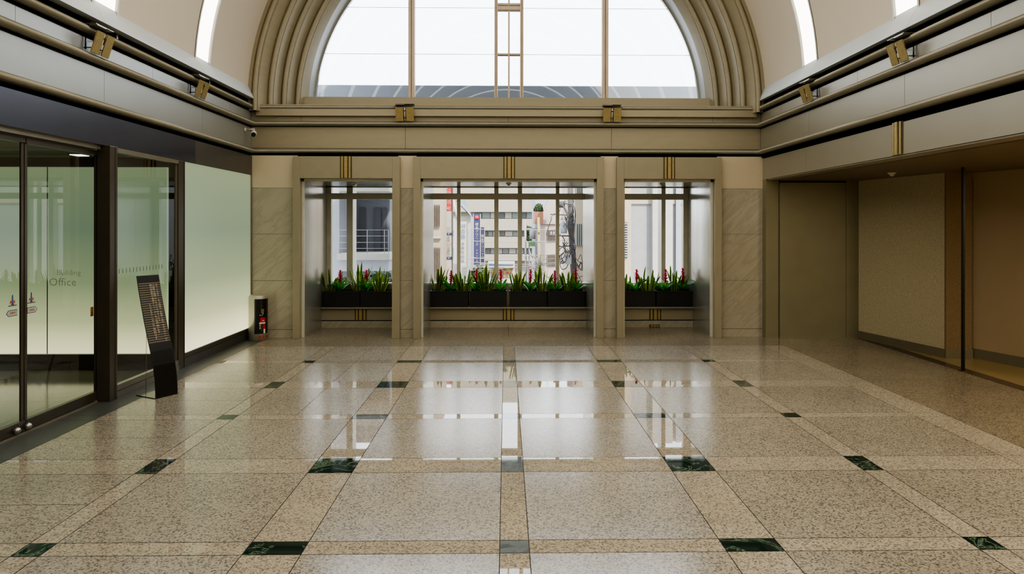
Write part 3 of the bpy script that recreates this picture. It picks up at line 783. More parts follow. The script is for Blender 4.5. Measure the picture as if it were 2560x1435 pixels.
# ================================================================== SIGN STAND
def sign_stand():
    P0 = Vector((-3.237, 6.373, 0)); P1 = Vector((-3.130, 6.575, 0))
    W = (P1-P0); wl_ = W.length; w = W.normalized(); bk = Vector((-w.y, w.x, 0))
    if bk.x > 0: bk = -bk
    t = thing('sign_stand', 'black leaning sign stand with striped face and vertical Japanese lettering by the glass panel', 'sign', tuple((P0+P1)/2))
    prof = [(0, .004), (.002, .08), (.012, .18), (.035, .30), (.075, .43), (.12, .56), (.165, .70), (.205, .84), (.243, .98), (.279, 1.13)]
    th = .006
    b = MB(); rows = []
    for d, z in prof:
        rows.append([b.bm.verts.new(P0+w*(wl_*s)+bk*(d+e)+Vector((0, 0, z))) for s, e in ((0, 0), (1, 0), (1, th), (0, th))])
    for i in range(len(rows)-1):
        for j in range(4):
            f = b.bm.faces.new((rows[i][j], rows[i][(j+1) % 4], rows[i+1][(j+1) % 4], rows[i+1][j]))
    b.bm.faces.new(rows[0][::-1]); b.bm.faces.new(rows[-1])
    b.build('panel', M['blk'], t, bevel=.002)
    b = MB()
    v = [P0, P1, P1+bk*.285, P0+bk*.285]
    A = [b.bm.verts.new(p+Vector((0, 0, .0005))) for p in v]; B = [b.bm.verts.new(p+Vector((0, 0, .007))) for p in v]
    for q in range(4): b.bm.faces.new((A[q], A[(q+1) % 4], B[(q+1) % 4], B[q]))
    b.bm.faces.new(A[::-1]); b.bm.faces.new(B)
    b.build('base_plate', mat('dark_gloss_base', (60, 66, 66), .12, metal=.6), t)
    b = MB(); b.tube([P0+w*.04+bk*.2+Vector((0, 0, .007)), P0+w*.04+bk*.19+Vector((0, 0, .5)), P0+w*.04+bk*.185+Vector((0, 0, .76))], .0018, 6)
    b.build('support_wire', M['silver'], t)
    # striped face from z=.47 to 1.08 on the leaning part
    def onp(s, tt):       # s across 0..1 ; tt height z
        for (d0, z0), (d1, z1) in zip(prof[:-1], prof[1:]):
            if z0 <= tt <= z1: d = d0+(d1-d0)*(tt-z0)/(z1-z0); break
        return P0+w*(wl_*s)+bk*(d-.0015)+Vector((0, 0, tt))
    b = MB(); n = 27; z0, z1 = .505, 1.07
    for k in range(n):
        a = z0+(z1-z0)*k/n; c = a+(z1-z0)/n*.52
        if any(a < z < c for d, z in prof):
            zm = [z for d, z in prof if a < z < c][0]
            b.face([onp(.02, a), onp(.98, a), onp(.98, zm), onp(.02, zm)]); b.face([onp(.02, zm), onp(.98, zm), onp(.98, c), onp(.02, c)])
        else: b.face([onp(.02, a), onp(.98, a), onp(.98, c), onp(.02, c)])
    b.build('stripe', mat('taupe_stripe', (112, 106, 92), .5), t, recalc=False)
    lt = mat('stand_lettering', (206, 190, 168), .5)
    cols = [('オフィスタワーをご利用のお客様へ館内はエスカレーター', .80, 1.045, 27), ('ご来館の皆様はこちらでお待ちください。', .66, 1.045, 19),
            ('館内総合受付専用エレベーターをご利用願います。', .54, 1.045, 24), ('インフォメーションは一階西口です', .37, .865, 17)]
    for s, (txt, cs, zt, cnt) in enumerate(cols):
        # split per ~0.14 m segment so the lettering follows the curve
        step = .0212; z = zt; i = 0
        up = (onp(cs, min(zt, 1.04))-onp(cs, .6)).normalized()
        o = onp(cs, zt)-bk*.0025
        seg = 0
        while i < len(txt):
            chunk = txt[i:i+6]; ztop = zt-i*step
            a = onp(cs, max(ztop, .5)); c = onp(cs, max(ztop-.12, .49)); up = (a-c).normalized()
            nrm = w.cross(up)
            side = w if nrm.dot(-bk) > 0 else w
            text('lettering', chunk, .0215, lt, t, a+nrm*(.0035 if nrm.dot(-bk) > 0 else -.0035), w, up, vertical=True, line=.98, squash=1.25)
            i += 6
sign_stand()
# ================================================================== PLANTERS AND PLANTS
def planter(label, x0, x1, loc=None):
    y0, y1, z0, z1 = 10.82, 11.08, .3265, .578
    t = thing('planter_box', label, 'planter', ((x0+x1)/2, 10.95, z0), 'long black planters on the window shelves')
    b = MB(); th = .014
    b.box(x0, x1, y0, y0+th, z0, z1); b.box(x0, x1, y1-th, y1, z0, z1); b.box(x0, x0+th, y0+th, y1-th, z0, z1); b.box(x1-th, x1, y0+th, y1-th, z0, z1); b.box(x0+th, x1-th, y0+th, y1-th, z0, z0+.02)
    b.build('box', M['planter'], t)
    b = MB(); b.box(x0-.004, x1+.004, y0-.004, y0+.008, z1-.022, z1+.002); b.box(x0-.004, x1+.004, y1-.008, y1+.004, z1-.022, z1+.002); b.box(x0-.004, x0+.008, y0, y1, z1-.022, z1+.002); b.box(x1-.008, x1+.004, y0, y1, z1-.022, z1+.002)
    b.build('rim', M['planter'], t, bevel=.003)
    bx('soil', M['soil'], t, x0+th, x1-th, y0+th, y1-th, .5, .548)
YP = 10.84
for (a, b_, lb) in ((1076, 1170, 'long black planter at the left end of the middle bay shelf'), (1175, 1267, 'long black planter second from the left on the middle bay shelf'),
                    (1274, 1365.5, 'long black planter third from the left on the middle bay shelf'), (1369.5, 1461.8, 'long black planter at the right end of the middle bay shelf'),
                    (808, 899.5, 'long black planter at the left end of the left bay shelf'), (901.8, 994, 'long black planter on the left bay shelf, partly behind the portal frame'),
                    (1544, 1637.5, 'long black planter on the right bay shelf, partly behind the portal frame'), (1641, 1739.5, 'long black planter at the right end of the right bay shelf')):
    planter(lb, at(a, 740, YP).x, at(b_, 740, YP).x)
def leafmats():
    m, nt, out = newmat('snake_leaf_centre')
    b = N(nt, 'BsdfPrincipled'); b.inputs['Roughness'].default_value = .35
    n = N(nt, 'TexNoise'); n.inputs['Scale'].default_value = 40; nt.links.new(pos(nt, (.3, .3, 2.5)), n.inputs['Vector'])
    nt.links.new(ramp(nt, n.outputs['Fac'], [(.35, (22, 48, 20)), (.6, (58, 92, 36)), (.7, (84, 116, 52))]), b.inputs['Base Color'])
    tr = N(nt, 'BsdfTranslucent'); tr.inputs['Color'].default_value = lin((70, 120, 20))
    mx = N(nt, 'MixShader'); mx.inputs[0].default_value = .25
    nt.links.new(b.outputs[0], mx.inputs[1]); nt.links.new(tr.outputs[0], mx.inputs[2]); nt.links.new(mx.outputs[0], out.inputs[0])
    def tl(name, rgb, trc, f=.35, rough=.35):
        m2, nt, out = newmat(name)
        b = N(nt, 'BsdfPrincipled'); b.inputs['Roughness'].default_value = rough
        n = N(nt, 'TexNoise'); n.inputs['Scale'].default_value = 25; nt.links.new(pos(nt), n.inputs['Vector'])
        c = lin(rgb); nt.links.new(ramp(nt, n.outputs['Fac'], [(.3, tuple(v*.7 for v in c[:3])+(1,)), (.7, tuple(v*1.2 for v in c[:3])+(1,))]), b.inputs['Base Color'])
        tr = N(nt, 'BsdfTranslucent'); tr.inputs['Color'].default_value = lin(trc)
        mx = N(nt, 'MixShader'); mx.inputs[0].default_value = f
        nt.links.new(b.outputs[0], mx.inputs[1]); nt.links.new(tr.outputs[0], mx.inputs[2]); nt.links.new(mx.outputs[0], out.inputs[0])
        return m2
    return m, tl('snake_leaf_margin', (168, 178, 62), (200, 212, 64)), tl('bromeliad_leaf', (40, 112, 34), (90, 200, 40), .45, .25), tl('bromeliad_bract', (190, 34, 60), (230, 50, 90), .35)
M['snk'], M['snkm'], M['brl'], M['brb'] = leafmats()
XW0, YWMAX = 0, 11.10
def leaf(b, base, tip_dir, L, W, bend, mi_c, mi_m=None, n=9, roll=0, shape='lance'):
    """curved blade; tip_dir horizontal azimuth vector+lean"""
    az, lean = tip_dir
    d = Vector((math.cos(az), math.sin(az), 0)); side0 = Vector((-math.sin(az), math.cos(az), 0))
    pts = []; p = Vector(base); th = lean
    for i in range(n+1):
        t = i/n
        dirv = Vector((0, 0, 1))*math.cos(th)+d*math.sin(th)
        pts.append((p.copy(), dirv))
        p = p+dirv*(L/n); th += bend/n
    rows = []
    for i, (p, dv) in enumerate(pts):
        t = i/n
        if shape == 'lance': wd = W*(.42+1.15*t-.15*t*t)*(1-t**3.2)**.8 if t < 1 else 0.0
        else: wd = W*(.75+.5*t)*(1-t**5)**.7 if t < 1 else 0
        wd = max(wd, .0006)
        rl = roll+t*.25
        nv = dv.cross(side0)
        sd = side0*math.cos(rl)+nv*math.sin(rl)
        up = nv*math.cos(rl)-side0*math.sin(rl)
        row = []
        for s in (-1, -.74, 0, .74, 1):
            q = p+sd*(s*wd/2)+up*(abs(s)**1.5*wd*.16)
            row.append(b.bm.verts.new(q))
        rows.append(row)
    for i in range(n):
        for j in range(4):
            f = b.bm.faces.new((rows[i][j], rows[i][j+1], rows[i+1][j+1], rows[i+1][j])); f.smooth = True
            f.material_index = mi_m if (mi_m is not None and j in (0, 3)) else mi_c
YPL = 10.95
def clampv(b, x0, x1):
    for v in b.bm.verts:
        v.co.y = min(max(v.co.y, 10.66), YWMAX)
        v.co.x = min(max(v.co.x, x0), x1)
        if v.co.z < .60:
            over = v.co.y < 10.82 or v.co.y > 11.06
            v.co.z = max(v.co.z, .589 if over else .549)
def snake_plant(px, pytop, n, spread, seed, label, x0, x1, lean=0):
    rnd = random.Random(seed); c = at(px, 727, YPL); top = at(px, pytop, YPL).z
    Hm = top-.548
    t = thing('snake_plant', label, 'plant', (c.x, YPL, .548), 'snake plants in the window planters')
    b = MB(); n = int(n*1.5)
    for k in range(n):
        a = rnd.uniform(0, 2*PI); r = rnd.uniform(0, .06)
        L = Hm*(1.02 if k == 0 else rnd.uniform(.6, .98))
        az = a if k else rnd.uniform(0, 2*PI)
        ln = rnd.uniform(.05, spread*1.35)*(1 if k else .25)
        leaf(b, (c.x+r*1.7*math.cos(a)+lean*.0, YPL+.6*r*math.sin(a), .545), (az, ln), L, rnd.uniform(.04, .06), rnd.uniform(-.08, .22), 0, 1, roll=rnd.uniform(-.9, .9)+PI*(rnd.random() < .5))
    clampv(b, x0, x1)
    b.build('leaves', [M['snk'], M['snkm']], t, recalc=False)
def bromeliad(px, pytop, seed, label, x0, x1, spike=True):
    rnd = random.Random(seed); c = at(px, 727, YPL-.03); top = at(px, pytop, YPL-.03).z; y = YPL-.03
    t = thing('bromeliad', label, 'plant', (c.x, y, .548), 'red flowering bromeliads in the window planters')
    b = MB(); n = 18
    for k in range(n):
        a = 2*PI*k/n+rnd.uniform(-.2, .2)
        leaf(b, (c.x+.008*math.cos(a), y+.008*math.sin(a), .545), (a, rnd.uniform(.2, .75)), rnd.uniform(.2, .31), rnd.uniform(.038, .058), rnd.uniform(.5, 1.1), 0, None, n=8, shape='strap')
    clampv(b, x0, x1)
    b.build('leaves', M['brl'], t, recalc=False)
    hs = top-.545; lx = rnd.uniform(-.015, .015)
    b = MB(); b.tube([(c.x, y, .55), (c.x+lx*.5, y, .55+hs*.5), (c.x+lx, y, .55+hs*.93)], [.013, .012, .007], 8)
    b.build('stem', M['brb'], t)
    b = MB()
    z0 = .55+hs*.42; m = 34
    for k in range(m):
        tt = k/(m-1); a = k*2.4; z = z0+(hs*.53)*tt
        ww = 1-.45*tt if tt > .25 else .7+tt
        leaf(b, (c.x+lx*(z-.55)/hs+.004*math.cos(a), y+.004*math.sin(a), z), (a, .75 if tt < .9 else .25), 0.068*ww+.012, .028, .5 if k % 3 else .95, 0, None, n=4)
    b.build('flower_spike', M['brb'], t, recalc=False)
midx = (-1.19, 1.278); lfx = (-2.9, -1.6); rtx = (1.72, 2.98)
sp = [(1094, 663, 11, .34, 1, 'bushy snake plant at the far left of the middle bay', midx), (1155, 671, 10, .4, 2, 'snake plant between the first two red bromeliads of the middle bay', midx),
      (1217, 661, 13, .34, 3, 'tall bushy snake plant left of the central mullions in the middle bay', midx), (1291, 669, 9, .3, 4, 'slim snake plant right of centre in the middle bay', midx),
      (1353, 658, 9, .5, 5, 'spreading snake plant between the two pinkest bromeliads of the middle bay', midx), (1417, 671, 8, .3, 6, 'dark snake plant left of the last bromeliad in the middle bay', midx),
      (827, 667, 8, .42, 7, 'snake plant at the left end of the left bay', lfx), (896, 655, 10, .32, 8, 'tall snake plant between two red bromeliads in the left bay', lfx), (950, 666, 9, .32, 9, 'snake plant at the right of the left bay', lfx),
      (1558, 680, 7, .3, 10, 'snake plant half hidden by the frame at the left of the right bay', rtx), (1616, 664, 8, .38, 11, 'snake plant left of the mullion in the right bay', rtx), (1687, 662, 10, .34, 12, 'snake plant between the last two bromeliads of the right bay', rtx)]
for px, py, n, spd, sd, lb, (x0, x1) in sp: snake_plant(px, py, n, spd, sd, lb, x0, x1)
br = [(1126, 680, 21, 'red bromeliad, first from the left in the middle bay', midx), (1190, 677, 22, 'red bromeliad, second from the left in the middle bay', midx), (1252, 678, 23, 'slender red bromeliad beside the central mullion in the middle bay', midx),
      (1325, 677, 24, 'pink-red bromeliad, third from the right in the middle bay', midx), (1388, 680, 25, 'open pink bromeliad, second from the right in the middle bay', midx), (1440, 675, 26, 'red bromeliad at the right end of the middle bay', midx),
      (849, 679, 27, 'red bromeliad near the left end of the left bay', lfx), (916, 679, 28, 'red bromeliad at the middle of the left bay', lfx),
      (1591, 677, 29, 'slim red bromeliad at the left of the right bay', rtx), (1663, 677, 30, 'red bromeliad in front of the mullion of the right bay', rtx), (1709, 674, 31, 'red bromeliad at the right end of the right bay', rtx)]
for px, py, sd, lb, (x0, x1) in br: bromeliad(px, py, sd, lb, x0, x1)
#EXT0
# ================================================================== OUTSIDE: ROOF EDGE, STREET, BUILDINGS
GZ = -5.0
def C(name, rgb, rough=.7, **k): return mat(name, tuple(v*.66 for v in rgb), rough, **k)
E_ = dict(cream=C('cream_render', (226, 206, 176)), white=C('pale_render', (222, 218, 208)), pink=C('pale_pink_tile', (226, 208, 194)), grey=C('grey_cladding', (118, 122, 134), var=.12, vscale=30, stretch=(3, 1, .05)),
          dgrey=C('dark_recess', (78, 80, 90)), win=C('window_dark', (120, 128, 128), .15), winl=C('window_light', (160, 176, 178), .15), tan=C('tan_slat', (176, 148, 118)), beige=C('beige_concrete', (192, 182, 162)),
          pole=C('pole_grey', (92, 88, 88)), lpole=C('pale_post', (204, 188, 142)), red=C('sign_red', (240, 50, 56)), navy=C('sign_navy', (46, 48, 104)), blue=C('sign_blue', (40, 120, 160)),
          dblue=C('sign_dark_blue', (40, 80, 120)), signw=C('sign_white_face', (226, 222, 206)), green=C('sign_green', (60, 110, 80)), roof=C('grey_metal_roof', (140, 150, 156), stretch=(1, 1, 12), var=.15, vscale=3),
          lilac=C('pale_lilac_panel', (196, 200, 210)), panel=C('light_grey_panel', (196, 196, 194)), terracotta=C('terracotta', (190, 130, 90)), asphalt=C('asphalt', (150, 146, 138)),
          foliage=C('foliage_green', (62, 92, 50), var=.4, vscale=6), stripe=C('shop_blue_stripe', (40, 90, 150)), yellow=C('yellow_reflector', (230, 200, 40)), greenbox=C('green_netting', (120, 180, 120)))
def fr(mb, a, b, c, d, Y, dep=.2, mi=None, toground=False, up=0):
    """box whose front face fills the frontal rectangle seen between image columns a..b and rows c..d at distance Y"""
    p, q = at(a, c, Y), at(b, d, Y)
    mb.box(p.x, q.x, Y, Y+dep, GZ if toground else q.z, p.z+up, mi)
def part(name, m, par, *r, **k):
    b = MB(); fr(b, *r, **k); return b.build(name, m, par)
gp = MB(); gp.box(-60, 60, 11.4, 120, GZ-.2, GZ); struct(gp.build('ground', E_['asphalt']), 'street surface outside below the windows', 'ground')
# roof edge outside the arched window
gp = MB(); gp.box(-4.2, 4.3, 11.3, 12.6, 2.95, 3.1); gp.box(-4.2, 4.3, 12.4, 12.6, 3.1, 4.15)
struct(gp.build('trim_11', C('parapet_grey', (164, 172, 184))), 'grey parapet outside the foot of the arched window', 'parapet')
# grey building behind the left bay
t = thing('grey_building', 'shaded grey clad building with a white balcony behind the left window bay', 'building', (-3.2, 15, GZ))
part('wall', E_['grey'], t, 800, 974, 470, 700, 15.4, dep=3, toground=True, up=.8)
part('corner_panel', E_['lilac'], t, 800, 848, 440, 700, 14.6, dep=.8, toground=True, up=1)
for a, c in ((851, 866), (900, 914), (936, 952), (957, 967)): part('window', E_['dgrey'], t, a, c, 520, 632, 15.37, dep=.05)
part('balcony_slab', E_['white'], t, 842, 974, 634, 650, 14.2, dep=1.2); part('balcony_base', E_['lilac'], t, 846, 971, 650, 678, 14.35, dep=1)
part('soffit', E_['white'], t, 848, 972, 455, 478, 14.2, dep=1.2)
b = MB()
for y in (575, 590, 606, 621): b.tube([at(842, y, 14.25), at(972, y, 14.25)], .005, 6)
for x in (848, 872, 918, 961, 971): b.tube([at(x, 574, 14.25), at(x, 636, 14.25)], .006, 6)
b.build('railing', E_['panel'], t)
# cream building with slatted windows left of the street
t = thing('cream_building', 'sunlit cream building with slatted windows at the left edge of the middle bay view', 'building', (-2.3, 18, GZ))
part('wall', E_['cream'], t, 1040, 1101, 440, 700, 18, dep=1.9, toground=True, up=.8)
for r in ((1083, 1100, 512, 565), (1083, 1101, 619, 700)):
    w_ = part('window', E_['win'], t, *r, 17.97, dep=.05)
    b = MB()
    for k in range(5):
        x = r[0]+1+k*3.6; fr(b, x, x+1.5, r[2], r[3], 17.9, dep=.06)
    b.build('slats', E_['tan'], w_)
part('string_course', E_['white'], t, 1082, 1102, 590, 596, 17.9, dep=.15)
t = thing('side_block', 'narrow pale building edge with a brown band just left of the tall shop sign', 'building', (-1.9, 21, GZ))
part('wall', E_['white'], t, 1101, 1113, 500, 700, 21, dep=3, toground=True); part('band', E_['tan'], t, 1101, 1113, 595, 606, 20.95, dep=.1); part('lower_panel', E_['tan'], t, 1104, 1112, 608, 720, 20.95, dep=.1)
# tall projecting sign
def vtext(par, s, px, y0, y1, Y, m, sc_=1.0, sq=1.0):
    n = len(s); p, q = at(px, y0, Y), at(px, y1, Y); h = (p.z-q.z)/n
    # one object per sign text, stacked characters
    text('lettering', list(s), h*.92*sc_, m, par, (p.x, Y-.03, p.z-.02*h), (1, 0, 0), (0, 0, 1), vertical=True, line=1.0/(sc_*.92)*.94 if sc_ != 1 else 1.02, squash=sq)
t = thing('tall_sign', 'tall narrow street sign with red top reading 4F and green and red characters', 'sign', tuple(at(1122, 700, 20)-Vector((0, 0, 2))))
part('board', E_['signw'], t, 1112.5, 1131, 450, 720, 20, dep=.15, toground=True)
part('red_panel', E_['red'], t, 1113, 1130.5, 445, 527, 19.99, dep=.02); part('navy_band', E_['navy'], t, 1113, 1130.5, 582, 588, 19.99, dep=.02); part('navy_band', E_['navy'], t, 1113, 1130.5, 642, 649, 19.99, dep=.02)
b = MB()
for x in (1112, 1130.5): fr(b, x, x+1.2, 445, 720, 19.96, dep=.1)
b.build('edge_frame', E_['pole'], t)
vtext(t, '壮快生活', 1121.7, 465, 515, 20, E_['signw'], 1.0, 1.15)
p = at(1121.7, 521.5, 19.97); text('lettering', '4F', .13, E_['signw'], t, p, (1, 0, 0), (0, 0, 1))
p = at(1121.7, 585, 19.97); text('lettering', '4F', .06, E_['signw'], t, p, (1, 0, 0), (0, 0, 1))
p = at(1121.7, 645.5, 19.97); text('lettering', '3F', .07, E_['signw'], t, p, (1, 0, 0), (0, 0, 1))
p = at(1121.7, 569, 19.97); text('lettering', 'Hair', .07, E_['tan'], t, p, (1, 0, 0), (0, 0, 1))
p = at(1121.7, 575.5, 19.97); text('lettering', 'salon', .07, E_['tan'], t, p, (1, 0, 0), (0, 0, 1))
vtext(t, '宮坂', 1121.5, 590, 606, 20, E_['green'], 1, 1.1); vtext(t, '治療院', 1121.5, 616, 641, 20, E_['green'], 1, 1.1)
p = at(1121.5, 611, 19.97); text('lettering', '指圧', .085, E_['red'], t, p, (1, 0, 0), (0, 0, 1))
# house with slanted metal roof
t = thing('metal_roof_house', 'house with a steep grey metal roof behind the tall sign', 'building', tuple(at(1155, 700, 30)))
b = MB(); P = [at(1132, 470, 30), at(1140, 500, 29.5), at(1180, 543, 29.5), at(1172, 520, 31), at(1150, 470, 31)]
b.face([tuple(v) for v in P]); b.face([tuple(v+Vector((0, .3, -.05))) for v in P[::-1]]); b.build('roof', E_['roof'], t, recalc=False)
part('wall', E_['white'], t, 1134, 1176, 541, 700, 30, dep=4, toground=True); part('lower_wall', E_['lilac'], t, 1166, 1178, 575, 700, 29.6, dep=1, toground=True)
b = MB(); b.tube([at(1133, 500, 29.4), at(1146, 555, 29.4)], .06, 6); b.build('gutter', E_['signw'], t)
# blue lettered sign
t = thing('white_sign', 'white vertical sign with blue Japanese characters', 'sign', tuple(at(1157, 664, 26)))
part('board', E_['signw'], t, 1149, 1166, 554, 668, 26, dep=.15); vtext(t, '河合塾', 1157, 560, 601, 26, E_['blue'], 1, 1.15); vtext(t, '池袋校西館', 1156, 605, 662, 26, E_['dblue'], .9, 1.05)
b = MB(); fr(b, 1166, 1169, 560, 760, 26.1, dep=.1); b.build('post', E_['beige'], t)
for a, c, d, e_, Y, lb, tx in ((1184, 1200.5, 535, 662, 28, 'navy vertical clinic sign, the taller and nearer of the two', 1), (1200.5, 1211, 568, 656, 32, 'navy vertical clinic sign, the shorter one behind', 0)):
    t = thing('navy_sign', lb, 'sign', tuple(at((a+c)/2, e_, Y)), None)
    part('board', E_['navy'], t, a, c, d, e_, Y, dep=.15)
    b = MB(); fr(b, a-1, a+.3, d, e_+60, Y-.02, dep=.1); fr(b, c-.3, c+1, d, e_+60, Y-.02, dep=.1); b.build('frame', E_['signw'], t)
    if tx:
        vtext(t, '榎本クリニック', (a+c)/2, 557, 620, Y, E_['signw'], 1, 1.1); vtext(t, 'アネックス', (a+c)/2, 624, 659, Y, E_['signw'], .9)
        b = MB(); p = at((a+c)/2, 544, Y-.02); b.lathe((p.x, Y-.02, p.z), [(.001, 0), (.09, 0), (.09, .01)], 12, axis='Y'); b.build('emblem', E_['red'], t)
    else: vtext(t, '榎本クリニック', (a+c)/2+.5, 586, 652, Y, E_['signw'], 1, .9)
# long pale office block at the end of the street
t = thing('office_block', 'long pale office block with window bands closing the street view', 'building', tuple(at(1260, 700, 50)))
part('wall', E_['beige'], t, 1128, 1350, 440, 700, 50, dep=8, toground=True, up=6)
for r in ((1128, 1350, 500, 530), (1128, 1350, 547, 576), (1128, 1350, 592, 620), (1210, 1350, 636, 652)):
    part('parapet', E_['beige'], t, *r, 49.3, dep=.6)
for y0, y1, xs in ((530, 547, (1186, 1205, 1226, 1244, 1262, 1280, 1298, 1316, 1334, 1348)), (577, 591, (1205, 1220, 1232, 1250, 1262, 1282, 1296, 1318, 1338)), (620, 635, (1212, 1226, 1240, 1256, 1272, 1290, 1310, 1330))):
    for i, (a, c) in enumerate(zip(xs[:-1], xs[1:])):
        part('window', E_['win'] if i % 3 == 0 else (E_['winl'] if i % 2 else E_['white']), t, a+.8, c-.8, y0+1.5, y1-1, 49.9, dep=.1)
t = thing('corner_shop', 'corner shop with blue and white stripe at the end of the street', 'shop', tuple(at(1253, 720, 44)))
part('canopy', E_['signw'], t, 1220, 1287, 655, 668, 44, dep=1); part('stripe', E_['stripe'], t, 1222, 1283, 659.5, 663.5, 43.95, dep=.1)
part('shop_wall', E_['white'], t, 1220, 1287, 668, 760, 44.6, dep=2)
rnd = random.Random(3); b = MB()
for rr in range(3):
    for k in range(18):
        x = 1226+k*3.1; b.mi = rnd.randrange(4); fr(b, x, x+2.4, 671+rr*8, 676.5+rr*8, 44.5, dep=.05)
b.build('shelf_goods', [E_['red'], E_['yellow'], E_['greenbox'], E_['terracotta']], t)
# pink tiled building at right
t = thing('pale_pink_building', 'sunlit pale pink building with two dark windows behind the utility pole', 'building', tuple(at(1380, 700, 30)))
part('wall', E_['pink'], t, 1351, 1440, 530, 700, 30, dep=6, toground=True)
b = MB(); P = [at(1352, 548, 29.9), at(1365, 512, 29.9), at(1385, 470, 29.9), at(1440, 450, 29.9), at(1440, 560, 29.9), at(1352, 560, 29.9)]
b.bm.faces.new([b.bm.verts.new(v) for v in P]); b.bm.faces.new([b.bm.verts.new(v+Vector((0, .4, 0))) for v in P[::-1]]); b.build('gable_wall', E_['pink'], t, recalc=False)
part('upper_block', E_['lilac'], t, 1338, 1390, 440, 520, 33, dep=4, toground=True, up=.8)
part('roof_planter', E_['terracotta'], t, 1337, 1358, 529, 560, 28.6, dep=1.5)
for r in ((1368, 1392, 575, 603), (1368, 1390, 637, 665)):
    w_ = part('window', E_['win'], t, *r, 29.95, dep=.1)
    b = MB()
    for k in range(6): x = r[0]+1+k*(r[1]-r[0])/6; fr(b, x, x+.8, r[2], r[3], 29.9, dep=.04)
    b.build('bars', E_['terracotta'], w_)
t = thing('right_cream_building', 'bright cream building with tall paned window at the right edge of the middle bay view', 'building', tuple(at(1450, 700, 23)))
part('wall', E_['cream'], t, 1437, 1476, 440, 700, 23, dep=5, toground=True, up=.8)
for r in ((1441, 1460, 465, 482), (1440, 1459, 560, 614)):
    w_ = part('window', E_['win'], t, *r, 22.95, dep=.1)
    b = MB()
    for k in range(4): x = r[0]+1+k*4.8; fr(b, x, x+1.2, r[2], r[3], 22.9, dep=.04)
    b.build('bars', E_['signw'], w_)
# utility pole
t = thing('utility_pole', 'grey utility pole with transformers and tangled cables', 'pole', tuple(at(1436, 712, 20)))
b = MB(); b.tube([(at(1437, 720, 20).x, 20, GZ), at(1436, 712, 20), at(1427, 560, 20), at(1425, 440, 20)], [.11, .10, .085, .08], 12); b.build('pole', E_['pole'], t)
for (x, y0, y1) in ((1409, 553, 583),): 
    p, q = at(x, y0, 19.8), at(x, y1, 19.8); MB().lathe((p.x, 19.8, q.z), [(.001, 0), (.09, 0), (.10, .05), (.10, p.z-q.z-.05), (.06, p.z-q.z), (.001, p.z-q.z)], 16).build('transformer', E_['lilac'], t)
p, q = at(1403, 503, 19.8), at(1403, 519, 19.8); MB().lathe((p.x, 19.8, q.z), [(.001, 0), (.11, 0), (.11, .18), (.001, .18)], 14).build('transformer', E_['pole'], t)
p = at(1412, 637, 19.7); q = at(1428, 660, 19.7); bx('junction_box', E_['panel'], t, p.x, q.x, 19.6, 19.8, q.z, p.z, bevel=.01)
b = MB()
for (a, c, d, e_) in ((1376, 536, 1432, 538), (1367, 589, 1425, 590), (1396, 617, 1430, 614), (1405, 508, 1430, 512), (1425, 628, 1438, 626)):
    b.tube([at(a, c, 19.8), at(d, e_, 19.9)], .018, 6)
b.build('cross_arm', E_['pole'], t)
b = MB()
for (x, y) in ((1404, 545), (1409, 560), (1378, 583), (1385, 583), (1392, 583), (1400, 583)): b.tube([at(x, y-4, 19.7), at(x, y+5, 19.7)], [.02, .035], 8)
b.build('insulator', E_['lilac'], t)
rnd = random.Random(9); b = MB()
def cable(b, pts, Y, r=.012):
    pts = [at(x, y, Y+rnd.uniform(-.15, .15)) for x, y in pts]
    out = []
    for i in range(len(pts)-1):
        p0 = pts[max(i-1, 0)]; p1 = pts[i]; p2 = pts[i+1]; p3 = pts[min(i+2, len(pts)-1)]
        for k in range(5):
            s = k/5; out.append(.5*((2*p1)+(p2-p0)*s+(2*p0-5*p1+4*p2-p3)*s*s+(3*p1-p0-3*p2+p3)*s**3))
    out.append(pts[-1]); b.tube(out, r, 5)
cable(b, [(1406, 512), (1418, 535), (1420, 570), (1432, 605), (1438, 618), (1430, 640)], 19.6, .028)
cable(b, [(1430, 505), (1438, 530), (1436, 565), (1434, 600)], 19.6, .018)
cable(b, [(1380, 545), (1372, 565), (1366, 588)], 19.6); cable(b, [(1376, 545), (1385, 535), (1395, 533), (1402, 520)], 19.6)
for k in range(9):
    x, y = rnd.uniform(1398, 1422), rnd.uniform(592, 655)
    cable(b, [(x, y), (x-8, y+10), (x-3, y+24), (x+8, y+20), (x+13, y+4), (x+6, y-8)], 19.6, .013)
for k in range(6):
    y = rnd.uniform(500, 560); cable(b, [(1412, y), (1422, y+14), (1434, y+6), (1430, y-12)], 19.6, .012)
for k in range(10):
    y = rnd.uniform(640, 690); cable(b, [(1434, y-15), (1444, y+rnd.uniform(-8, 8)), (1452, y+rnd.uniform(-15, 15)), (1457, y+rnd.uniform(-20, 20))], 19.6, .010)
b.build('cables', E_['pole'], t)
t = thing('street_wires', 'thin pale overhead wires crossing the street above the plants', 'wires', tuple(at(1290, 650, 24)))
b = MB()
for (y0, y1, y2) in ((640, 650, 643), (652, 661, 652), (664, 668, 655), (600, 604, 600), (570, 573, 571), (646, 640, 632), (676, 668, 650)):
    cable(b, [(1150, y0), (1215, (y0+y1)/2+2), (1290, y1), (1360, (y1+y2)/2+2), (1425, y2)], 24, .010)
for k in range(14):
    x = rnd.uniform(1318, 1345); y = rnd.uniform(618, 680); cable(b, [(x, y), (x+6, y+14), (x+14, y+20), (x+rnd.uniform(16, 34), y+rnd.uniform(8, 30))], 24, .014)
b.build('wires', E_['signw'], t)
t = thing('yellow_pole', 'cream coloured street pole with a yellow reflector left of the pink building', 'pole', tuple(at(1350, 700, 24)))
b = MB(); p = at(1350, 700, 24); b.tube([(p.x, 24, GZ), p, at(1346, 543, 24)], [.06, .055, .045], 10); b.build('pole', E_['lpole'], t)
